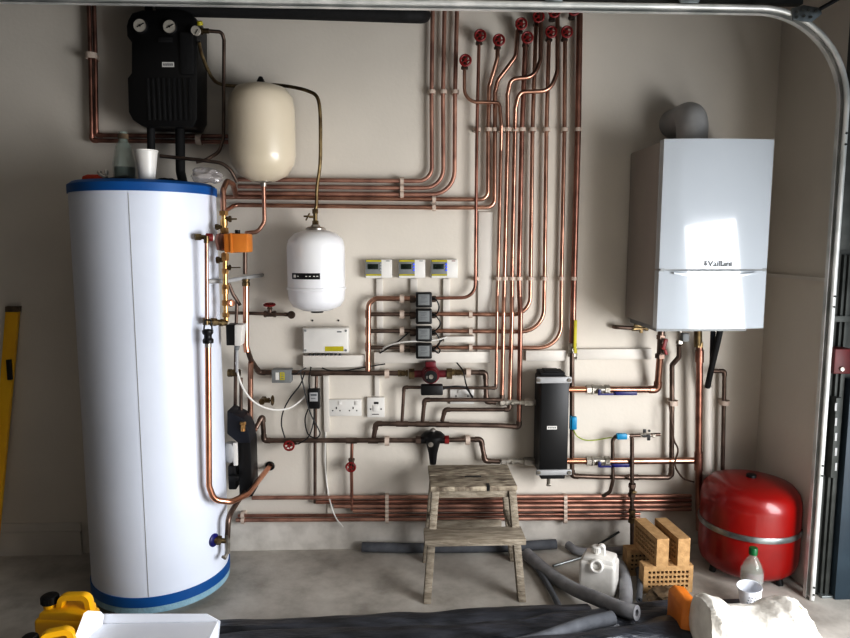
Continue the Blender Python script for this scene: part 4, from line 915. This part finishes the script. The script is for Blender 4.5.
# ============================================================== RED VESSEL
VR = .199; vx = at(748,530,.26).x; vy = -.262
rv = Thing('heating_expansion_vessel', 'big red floor-standing expansion vessel with a steel band', 'expansion vessel', (vx,vy,0))
b = nb(); lathe(b, [(0,.022),(.12,.026),(.168,.038),(.190,.060),(.197,.085),(VR,.115),(VR,.320),(.196,.350),(.187,.376),(.165,.398),(.11,.416),(0,.424)], (vx,vy,0), n=64); rv.part('tank', b, 'vred')
b = nb(); lathe(b, [(VR-.004,.214),(VR+.004,.214),(VR+.006,.222),(VR+.006,.230),(VR+.004,.238),(VR-.004,.238)], (vx,vy,0), n=64); rv.part('clamp_band', b, 'steel', label='steel clamp band')
b = nb(); lathe(b, [(0,0),(.02,0),(.02,.012),(0,.014)], (vx,vy,.422), n=16); rv.part('valve_cap', b, 'black')
for k in range(3):
    a_ = math.radians(-60+120*k); b = nb(); cyl(b, (vx+.15*math.cos(a_),vy+.15*math.sin(a_),0), (vx+.14*math.cos(a_),vy+.14*math.sin(a_),.05), .014, 10); rv.part('leg', b, 'black')

# ============================================================== GARAGE TRACK
TD = .50
tr = Thing('door_track', 'galvanised roller door track curving from the right wall to run along the top', 'door track', at(816,604,TD))
tz = at(700,9.5,TD).z; txr = (at(816,590,TD).x+at(836,110,TD).x)/2
path = fillet([V((txr,-TD,.004)), V((txr,-TD,tz)), at(-70,-3,TD)], .34, 18)
arc = [(.003+.010*math.sin(math.radians(a_)), -.014-.009*math.cos(math.radians(a_))) for a_ in range(-90,91,15)]  # front lip rounded so that it catches the doorway light
arc2 = [(.003+.0085*math.sin(math.radians(a_)), -.014-.0075*math.cos(math.radians(a_))) for a_ in range(90,-91,-15)]
b = nb(); sweep(b, path, arc+[(.013,.020),(-.013,.020),(-.013,.0),(-.0115,.0),(-.0115,.0185),(.0115,.0185)]+arc2, ref=(1,0,0)); tr.part('channel', b, 'track')
b = nb(); sweep(b, [V((txr+.020,-TD+.03,.004)), V((txr+.020,-TD+.03,1.95))], [(-.008,-.010),(.009,-.010),(.009,-.008),(-.006,-.008),(-.006,.008),(-.008,.008)], ref=(1,0,0)); tr.part('flange', b, 'dsteel')
for k, z_ in enumerate((.03,.06,.52,.56,1.18,1.22,1.78,1.82)):
    b = nb(); cyl(b, (txr+.003,-TD-.020,z_), (txr+.003,-TD-.026,z_), .004, 8); tr.part('bolt', b, 'dsteel')
# roller brackets of the raised door
for k, (x, s_) in enumerate(((63,.9),(421,1),(552,1),(686,1.1))):
    p_ = V((at(x,4,TD).x, -TD-.03, tz+.034)); t = Thing('hinge_bracket', 'galvanised roller bracket above the overhead track, %s of four' % ('leftmost','second from left','third from left','rightmost')[k], 'bracket', p_, 'roller brackets')
    b = nb(); prism(b, [p_+V((-.055*s_,0,.04)), p_+V((.055*s_,0,.04)), p_+V((.03*s_,0,-.022)), p_+V((-.03*s_,0,-.022))], (0,.006,0), .001); t.part('plate', b, 'steel')
    b = nb()
    for dx, dz in ((-.018,-.006),(.016,-.008),(-.03,.016),(.03,.018),(0,.01)): cyl(b, p_+V((dx,0,dz)), p_+V((dx,-.006,dz)), .006, 6)
    t.part('bolts', b, 'nick')
p_ = at(805,14,TD+.03); t = Thing('roller_hinge_plate', 'bolted galvanised plate at the bend of the door track, top right', 'bracket', p_)
b = nb(); prism(b, [at(792,8,TD+.03), at(804,5,TD+.03), at(821,8,TD+.03), at(822,14,TD+.03), at(812,22,TD+.03), at(793,20,TD+.03)], (0,.006,0), .001); t.part('plate', b, 'steel')
b = nb()
for x, y in ((797,12),(803,10),(809,10),(816,11),(797,17),(804,16),(811,17)): cyl(b, at(x,y,TD+.03), at(x,y,TD+.037), .005, 8)
t.part('bolts', b, 'dsteel')
b = nb(); tube(b, [at(820,9,TD+.04), at(850,-8,TD+.06)], .007); single('door_cable', b, 'black', 'dark lift cable leaving the bend plate towards the upper right', 'cable')
b = nb(); box2(b, (-2.15,-TD+.03,tz+.034), (at(792,6,.40).x,-TD+.06,tz+.10)); single('angle_bracing', b, 'dsteel', 'dark steel bracing rail running just above the overhead track', 'rail')

# jamb hardware right of the track
single('jamb_shade_panel', box2(nb(), (XR+.002,YR-.006,0), (XR+.335,YR,2.34)), 'jamb_shade', 'dark grey-green panel added as shade on the jamb right of the door track', 'shade panel')  # added dark panel, stands in for shade on the bright jamb face
JX = XR+.02
yj = YR
def jbox(x0,y0,x1,y1,dj,label,m,name,cat):
    b = nb(); rect_px(b, x0,y0,x1,y1,-YR+dj,-YR,.002); return single(name, b, m, label, cat)
jbox(842,380,862,618,.05,'dark slate blue frame post at the lower right edge','slate','frame_post','post')
jbox(831.5,255,834.5,602,.02,'thin dark steel rod strip right of the track','dsteel','steel_strip','strip')
jbox(836.5,255,841,600,.025,'dull steel angle strip beside the frame post','dsteel','steel_angle','strip')
t = Thing('isolator_switch', 'red isolator switch on the jamb right of the track', 'switch', at(843,362,.5))
b = nb(); rect_px(b, 834.5,349,852,374,.535,.46,.004); t.part('box', b, 'dred2'); b = nb(); c = at(841.5,369,.535); lathe(b, [(0,0),(.010,0),(.008,.008),(0,.009)], c, (0,-1,0), 14); t.part('knob', b, 'nick')
b = nb(); rect_px(b, 834,316,862,322,.49,.46,.001)
for k in range(4): pass
single('perforated_strap', b, 'dsteel', 'short galvanised strap above the red isolator switch', 'strap')
for k, (y0, y1) in enumerate(((398,478),)):
    t = Thing('perforated_angle', 'perforated galvanised angle below the red isolator switch', 'bracket', at(836,y1,.5))
    b = nb(); rect_px(b, 833.5,y0,839.5,y1,.505,.46,.001); t.part('strip', b, 'dsteel')
    b = nb()
    for q in range(5): rect_px(b, 835,y0+5+q*15,837.2,y0+13+q*15,.5065,.504,.001)
    t.part('slots', b, 'lgrey', kind='stuff')
t = Thing('floor_bracket', 'small galvanised bracket at the foot of the jamb', 'bracket', at(829,602,.5))
b = nb(); rect_px(b, 822,596,838,601,.50,.465,.001); rect_px(b, 824,601,828,607,.50,.47,.001); rect_px(b, 832,601,836,607,.50,.47,.001); t.part('plate', b, 'steel')
b = nb(); rect_px(b, 846,-10,862,250,.48,.46,.002); single('frame_strip', b, 'dsteel', 'dull upright steel strip at the upper right edge', 'strip')

# ================================================================ STEP STOOL
SX0, SX1 = at(430.5,487,.37).x, at(518.5,487,.37).x; scx = (SX0+SX1)/2
zt1, zt2 = .437, .272
st = Thing('step_stool', 'weathered wooden two-step stool standing in the middle of the floor', 'step stool', (scx,-.3,0))
b = nb(); hw = (SX1-SX0)/2
nrow = 5
for k in range(2):
    box2(b, (scx-hw, -.37+k*.134, zt1-.022), (scx+hw-.004, -.37+k*.134+.131, zt1-(.0 if k else .001)), .004)
tread = st.part('top_tread', b, 'wood2')
b = nb(); box2(b, (scx-.03,-.262,zt1-.001), (scx+.04,-.25,zt1+.0012), .001); box2(b, (scx+.05,-.371,zt1-.02), (scx+.062,-.34,zt1+.0012)); st.part('hand_slot', b, 'black', tread)
lx0, lx1 = at(424.5,541,.50).x, at(526,541,.50).x
b = nb(); box2(b, (lx0,-.505,zt2-.026), (lx1,-.385,zt2), .003); st.part('lower_tread', b, 'wood')
def beam(p_, q_, w_, t_, m='wood', nm='leg'):
    p_, q_ = V(p_), V(q_); b = nb(); pts_ = []
    for dx, dy in ((-w_/2,-t_/2),(w_/2,-t_/2),(w_/2,t_/2),(-w_/2,t_/2)): pts_.append(p_+V((dx,dy,0)))
    prism(b, pts_, q_-p_, .002); return st.part(nm, b, m)
for s_, xb, xt in ((-1, at(427,600,.475).x, SX0+.022), (1, at(522,600,.475).x, SX1-.022)):
    beam((xb+s_*0,-.465,0), (xt,-.335,zt1-.022), .030, .046)
for s_, xb, xt in ((-1, at(426,563,.15).x, SX0+.022), (1, at(513.5,563,.15).x, SX1-.030)):
    beam((xb,-.13,0), (xt,-.16,zt1-.022), .028, .040)
b = nb(); box2(b, (SX0+.03,-.352,zt1-.056), (SX1-.03,-.338,zt1-.022), .002); st.part('front_rail', b, 'wood')
b = nb(); box2(b, (SX0+.035,-.165,zt1-.30), (SX1-.035,-.150,zt1-.235), .002); st.part('rear_rail', b, 'wood')
for s_ in (-1,1):
    x_ = scx+s_*(hw-.018); b = nb(); box2(b, (x_-.008,-.40,zt2-.045), (x_+.008,-.14,zt2-.02), .002); st.part('side_rail', b, 'wood')

# =================================================================== BRICKS
def brick_bm(n1, n2): pass
BW, BH, BT = .205, .116, .052
def brick(label, loc, rot, first_=[None]):
    if first_[0] is None:
        t = Thing('perforated_brick', label, 'brick', (0,0,0), 'perforated buff bricks')
        # local: width X (BW), thickness Y (BT), height Z (BH); perforated faces +-Y
        b = nb(); nx, nz = 10, 4; mx, mz = .016, .018; cw = (BW-2*mx)/nx; chh = (BH-2*mz)/nz; hw_, hh_ = cw*.31, chh*.28
        xs = sorted([-BW/2, BW/2]+[-BW/2+mx+cw*(i+.5)+s*hw_ for i in range(nx) for s in (-1,1)])
        zs_ = sorted([0, BH]+[mz+chh*(j+.5)+s*hh_ for j in range(nz) for s in (-1,1)])
        vg = {}
        for side in (-1,1):
            for i, x in enumerate(xs):
                for j, z in enumerate(zs_): vg[side,i,j] = b.verts.new((x, side*BT/2, z))
        ishole = lambda i, j: i % 2 == 1 and j % 2 == 1
        NI, NJ = len(xs)-1, len(zs_)-1
        for i in range(NI):
            for j in range(NJ):
                if ishole(i,j):
                    for (p1, p2) in (((i,j),(i+1,j)),((i+1,j),(i+1,j+1)),((i+1,j+1),(i,j+1)),((i,j+1),(i,j))):
                        b.faces.new((vg[-1,p1[0],p1[1]], vg[-1,p2[0],p2[1]], vg[1,p2[0],p2[1]], vg[1,p1[0],p1[1]]))
                else:
                    for side in (-1,1): b.faces.new([vg[side,a_,c_] for a_, c_ in ((i,j),(i+1,j),(i+1,j+1),(i,j+1))][::-side])
        for i in range(NI):
            for j in (0, NJ): b.faces.new((vg[-1,i,j], vg[-1,i+1,j], vg[1,i+1,j], vg[1,i,j]))
        for j in range(NJ):
            for i in (0, NI): b.faces.new((vg[-1,i,j], vg[-1,i,j+1], vg[1,i,j+1], vg[1,i,j]))
        bmesh.ops.recalc_face_normals(b, faces=b.faces)
        t.part('clay_body', b, 'brick', local=True, smooth=False)
        b = nb(); box2(b, (-BW/2+.006,-BT*.30,.006), (BW/2-.006,BT*.30,BH-.006)); t.part('hole_shade_core', b, 'hole', local=True, smooth=False)  # dark core added within, stands in for shade in the holes
        first_[0] = t.o; t.o.location = loc; t.o.rotation_euler = rot.to_euler(); return t.o
    return dup(first_[0], loc, label, rot=rot)
bx = (at(641,580,.42).x+at(692,580,.42).x)/2
RZ = lambda a_: Matrix.Rotation(a_,3,'Z')
brick('buff brick lying at the bottom front with its rows of holes facing forward', (bx,-.41,0), RZ(math.radians(1)))
brick('buff brick at the bottom rear of the pile, behind the front one', (bx-.02,-.265,0), RZ(math.radians(2)))
xL = at(661.5,560,.42).x; xRb = at(681.5,560,.42).x
brick('buff brick standing end-on on top of the pile, left one', (xL-.014,-.335,BH), RZ(math.radians(96)))
brick('buff brick standing end-on on top of the pile, right one', (xRb-.008,-.335,BH), RZ(math.radians(95)))

# ============================================== FLOOR CLUTTER: FOAM, CANS...
def foam(pts, r, label, m='foam', hollow=True, name='foam_pipe_insulation', sub=6):
    P = smooth_pts(pts, sub); b = nb()
    if hollow:
        n = 16; path = P; sweep(b, path, circ(r,n), cap=False); sweep(b, path, circ(r*.45,n), cap=False)
        for end, nxt in ((0,1),(-1,-2)):
            tg = (path[end]-path[nxt]).normalized(); lathe(b, [(r*.45,0),(r,0)], path[end], tg, n)
    else: sweep(b, P, circ(r,14))
    return single(name, b, m, label, 'pipe insulation')
foam([fl(362,547,.024), fl(430,548,.024), fl(500,547,.024), fl(556,544,.024)], .022, 'straight grey foam tube lying along the wall behind the stool', 'foamd')
foam([fl(568,545,.03), fl(578,551,.026), fl(600,552,.026), fl(640,549,.026), fl(655,548,.026)], .019, 'grey foam tube curving along the wall left of the bricks', 'foam')
foam([fl(527,554,.03), fl(545,570,.03), fl(570,587,.04), fl(600,600,.08), fl(622,609,.11), fl(637,613,.12)], .027, 'long grey foam tube slanting over the floor with its open end forward', 'foam')
foam([fl(612,558,.03)+V((0,.0,0)), fl(622,570,.04), fl(626,590,.03), fl(624,612,.03), fl(617,640,.03), fl(612,660,.03)], .026, 'thick pale grey foam tube running towards the camera between can and bricks', 'foam')
foam([fl(529,557,.022), fl(540,572,.022), fl(556,600,.022), fl(564,622,.022)], .012, 'thin dark foam tube curving behind the long slanting one', 'foamd')
foam([fl(636,560,.03), fl(640,580,.03), fl(639,600,.03)], .012, 'thin dark foam tube beside the bricks', 'foamd')
b = nb(); cyl(b, fl(553,566,.008), fl(610,549,.03), .006, 10); single('metal_rod', b, 'steel', 'thin metal rod lying on the floor behind the white can', 'rod')
b = nb(); cyl(b, at(598,545,.06), at(619,532,.01), .005, 8); single('cable_stub', b, 'dsteel', 'thin grey cable poking up from the foam tube by the wall', 'cable')

def jerrycan(label, loc, w_, d_, h_, m, capm, rotz=0, cap_x=-1, name='jerrycan', handle=True):
    t = Thing(name, label, 'jerrycan', loc, rot=RZ(rotz))
    b = nb(); box2(b, (-w_/2,-d_/2,0), (w_/2,d_/2,h_*.72), min(w_,d_)*.14, 4)
    # sloping shoulder
    p_ = [(-w_/2*.96,-d_/2*.9,h_*.66),(w_/2*.96,-d_/2*.9,h_*.66),(w_/2*.9,-d_/2*.6,h_*.86),(-w_/2*.9,-d_/2*.6,h_*.86)]
    prism(b, [V((-w_/2*.93,-d_/2*.85,h_*.6)), V((w_/2*.93,-d_/2*.85,h_*.6)), V((w_/2*.86,-d_/2*.85,h_*.8)), V((cap_x*-1*w_*.1,-d_/2*.85,h_*.83)), V((-w_/2*.8,-d_/2*.85,h_*.8))], (0,d_*.85,0), .006); body_ = t.part('body', b, m, local=True)
    cx_ = cap_x*w_*.33
    b = nb(); lathe(b, [(0,0),(w_*.12,0),(w_*.12,h_*.08),(0,h_*.08)], (cx_,0,h_*.80), n=18); t.part('neck', b, m, local=True)
    b = nb(); lathe(b, [(0,0),(w_*.145,0),(w_*.15,h_*.10),(w_*.12,h_*.115),(0,h_*.115)], (cx_,0,h_*.86), n=20)
    for k in range(16):
        a_ = 2*PI*k/16; box(b, (cx_+w_*.15*math.cos(a_), w_*.15*math.sin(a_), h_*.91), (.003,.003,h_*.08), RZ(a_))
    t.part('cap', b, capm, local=True)
    if handle:
        b = nb(); sgn = -cap_x
        sweep(b, fillet([V((cx_+sgn*w_*.18,0,h_*.74)), V((cx_+sgn*w_*.26,0,h_*.96)), V((sgn*w_*.42,0,h_*.98)), V((sgn*w_*.46,0,h_*.70))], .02), [(x*1.0,y*1.0) for x, y in [(-.009,-.014),(.009,-.014),(.012,0),(.009,.014),(-.009,.014),(-.012,0)]]); t.part('handle', b, m, local=True)
    return t
pj = at(74,640,.86)
jerrycan('yellow jerrycan with a black cap, the taller rear one at the lower left', (at(68,620,.80).x, -.80, 0), .180, .10, .243, 'yel', 'black', math.radians(-6), -1)
jerrycan('yellow jerrycan at the lower left corner, nearer and lower one', (at(52,640,.98).x, -1.00, 0), .15, .10, .232, 'yel', 'black', math.radians(14), -1)
wj = jerrycan('white plastic can standing on the floor left of the bricks', (fl(602,598).x, fl(602,598).y+.05, 0), .145, .105, .20, 'jerry', 'jerry', math.radians(-28), -.2)
b = nb(); torus(b, (.0,-.058,.135), (0,-1,.35), .022, .006, 20, 8); wj.part('finger_ring', b, 'jerry', local=True)

# white carton with open flaps
t = Thing('white_carton', 'white cardboard carton with open flaps at the lower left', 'box', (at(150,640,.95).x,-.97,0))
q = lambda x,y,d_: at(x,y,d_)
cxa, cxb = at(96,625,.85).x, at(218,625,.85).x
b = nb(); box2(b, (cxa,-1.12,0), (cxb,-.845,.16), .003); t.part('carton_body', b, 'card', smooth=False)
b = nb(); prism(b, [at(218,650,.84), at(220.5,621,.84), at(207,613.5,.84), at(97,613.5,.84), at(97,650,.84)], (0,-.003,0)); t.part('rear_flap', b, 'card', smooth=False)
b = nb(); prism(b, [at(97,652,.85), at(104,615,.85), at(101,611.5,.87), at(88,610.5,.92), at(84,613,.95), at(66,660,1.02)], (0,-.0,-.004)); t.part('side_flap', b, 'card', smooth=False)

# black polythene-wrapped bundle across the front
base = [(-.9,-.70),(-.3,-.695),(.3,-.665),(.85,-.645),(1.10,-.60)]
def bundle(pts, r, label, m, seed, n=44):
    from mathutils import noise
    P = smooth_pts(pts, 12); b = nb()
    def pf(i):
        out = []
        for k in range(16):
            a_ = 2*PI*k/16; rr_ = r*(1+.30*noise.noise(V((i*.16+seed, math.cos(a_)*1.5, math.sin(a_)*1.5)))); out.append((rr_*math.cos(a_)*.8, rr_*math.sin(a_)*1.25))
        return out
    sweep(b, P, pf, ref=(0,0,1)); return single('wrapped_tube', b, m, label, 'pipe insulation')
bundle([fl(212,632,.045)+V((-.1,0,0)), fl(300,630,.045), fl(400,624,.045), fl(500,619,.04), fl(590,615,.04)], .042, 'rearmost black polythene wrapped tube along the front of the floor', 'sheet', 1)
bundle([fl(205,650,.06)+V((-.1,0,0)), fl(300,645,.06), fl(420,641,.06), fl(520,634,.06), fl(610,622,.05), fl(690,611,.04)], .052, 'middle black wrapped tube along the front of the floor', 'sheet', 5)
bundle([fl(225,668,.08)+V((-.1,0,0)), fl(320,660,.09), fl(440,660,.09), fl(540,655,.08), fl(640,640,.07), fl(712,628,.05)], .058, 'nearest bulging black wrapped tube at the bottom edge', 'sheet', 9)
foam([fl(500,650,.10), fl(540,640,.10), fl(580,626,.10), fl(612,618,.09)], .026, 'dark grey foam tube lying on top of the black wrapped tubes', 'foamd', hollow=False)

# bottle and cup before red vessel
p_ = V((at(751,590,.53).x,-.53,0)); t = Thing('water_bottle', 'clear water bottle with a green cap in front of the red vessel', 'bottle', p_)
b = nb(); lathe(b, [(0,0),(.036,0),(.040,.008),(.038,.04),(.040,.05),(.038,.075),(.041,.10),(.041,.135),(.034,.168),(.018,.195),(.013,.205),(.013,.22),(.010,.22),(.010,.204),(.030,.168),(.038,.135),(.036,.01),(0,.006)], p_, n=32); t.part('body', b, 'pet')
b = nb(); lathe(b, [(.0415,.10),(.0425,.10),(.0425,.145),(.0415,.145)], p_, n=32); t.part('wrapper', b, M['bag'])
b = nb(); lathe(b, [(0,.208),(.016,.208),(.016,.232),(.014,.235),(0,.235)], p_, n=20); t.part('cap', b, 'green', label='green cap')
p_ = V((at(744.5,590,.55).x,-.60,0)); tilt = V((-.12,-.05,1))
t = Thing('paper_cup', 'white paper cup with a faint blue pattern in front of the water bottle', 'cup', p_)
b = nb(); lathe(b, [(0,0),(.031,0),(.034,.004),(.043,.095),(.0455,.097),(.045,.100),(.0415,.098),(.032,.006),(0,.006)], p_+V((0,0,.018)), tilt, 36); t.part('cup_body', b, 'card')
b = nb(); mt = axis_mat(p_+V((0,0,.018)), tilt)
for k in range(5):
    for j in range(3):
        a_ = math.radians(-130+k*14+j*5); r_ = .0395+j*.0012; z_ = .052+j*.012; cc_ = mt @ V((r_*math.cos(a_), r_*math.sin(a_), z_)); box(b, cc_, (.003,.003,.003))
t.part('printed_dots', b, 'slate')
b = nb(); box2(b, (at(708,600,.45).x,-.66,0), (at(745,600,.45).x,-.50,.006), .001); box(b, (at(712,595,.5).x,-.56,.010), (.012,.20,.008), RZ(.35)); single('tile_offcut', b, 'foamd', 'dark flat offcut on the floor beside the paper cup', 'offcut')

# crumpled sack
from mathutils import noise
def loft_sack(u0, u1, prof_pts, y0, dep, nx, ny, amp, seed, side_tilt=0):
    """crumpled sack: prof_pts = (x, ztop) outline seen from the front"""
    b = nb(); g = []
    def top_z(x):
        for (xa_, za_), (xb_, zb_) in zip(prof_pts, prof_pts[1:]):
            if xa_ <= x <= xb_:
                f = (x-xa_)/(xb_-xa_); f = f*f*(3-2*f); return za_+(zb_-za_)*f
        return prof_pts[-1][1] if x > prof_pts[-1][0] else prof_pts[0][1]
    for i in range(nx+1):
        row = []; x = u0+(u1-u0)*i/nx; zt_ = top_z(x)
        for j in range(ny+1):
            th = PI*j/ny; c_, s_ = math.cos(th), math.sin(th)
            y = y0+(abs(c_)**.55)*(1 if c_ > 0 else -1)*dep; z = (max(s_,0)**.38)*zt_
            p3 = V((x,y,z))
            rid = 1-abs(noise.noise(p3*9+V((seed,0,0))))*2.2; rid2 = 1-abs(noise.noise(p3*19+V((0,seed,0))))*2
            n1 = (rid*.014+rid2*.007)*amp
            row.append(b.verts.new(p3+V((n1*.5*(1 if j%2 else .6), -n1 if c_ < .5 else 0, n1*.5 if z > .05 else 0))))
        g.append(row)
    for i in range(nx):
        for j in range(ny): b.faces.new((g[i][j], g[i+1][j], g[i+1][j+1], g[i][j+1]))
    b.faces.new(g[0]); b.faces.new(g[nx][::-1])
    bmesh.ops.recalc_face_normals(b, faces=b.faces); return b
def sack():
    D_ = .90; yy = -.93
    t = Thing('material_sack', 'crumpled white sack with an orange side at the lower right', 'sack', (at(740,640,D_).x,yy,0))
    pp = [(697,594.5),(704,591),(716,594),(726,602),(742,603.5),(754,602.5),(768,597.5),(782,593),(791,595),(797,608)]
    out = [(at(x,y,D_).x, at(x,y,D_).z-.012) for x, y in pp]
    t.part('sack_body', loft_sack(out[0][0], out[-1][0], out, yy, .085, 70, 46, 1.05, 3.0), 'sack')
    b = nb(); prism(b, [at(679,650,D_-.05), at(682,607,D_-.05), at(688,602,D_-.05), at(699,604,D_-.05), at(701,650,D_-.05)], (0,.12,0), .006); t.part('printed_side', b, 'sacko', label='orange printed side')
    b = nb(); p_ = at(796,612,D_+.05); box(b, p_, (.010,.05,.05), Matrix.Rotation(.15,3,'Y'), .004); t.part('orange_edge', b, 'sacko')
sack()
b = lumpy(fl(668,606,.0)+V((0,.02,0)), (.075,.05,.028), .5, 5.5); single('crumpled_wrapper', b, 'kraft', 'brown crumpled wrapper left of the sack', 'wrapper')

# yellow level at the left wall
yl = Thing('spirit_level', 'yellow spirit level leaning against the wall at the far left', 'spirit level', at(-9,556,.06))
b = nb(); prism(b, [at(-14,556,.075), at(-4,556,.075), at(18.5,307,.02), at(5.5,307,.02)], (0,.02,0), .002); bl = yl.part('beam', b, 'yel')
b = nb(); prism(b, [at(5,306.5,.024), at(19,306.5,.024), at(18.3,312,.024), at(5,312,.024)], (0,.022,0), .001); yl.part('end_cap', b, 'kraft')
b = nb(); rect_px(b, 6.5,360,10.5,380,.05,.035,.001); yl.part('vial', b, 'black')
# small wall sticker/plug
b = nb(); cyl(b, at(611,379,0), at(611,379,.004), .005, 8); 
b.free()
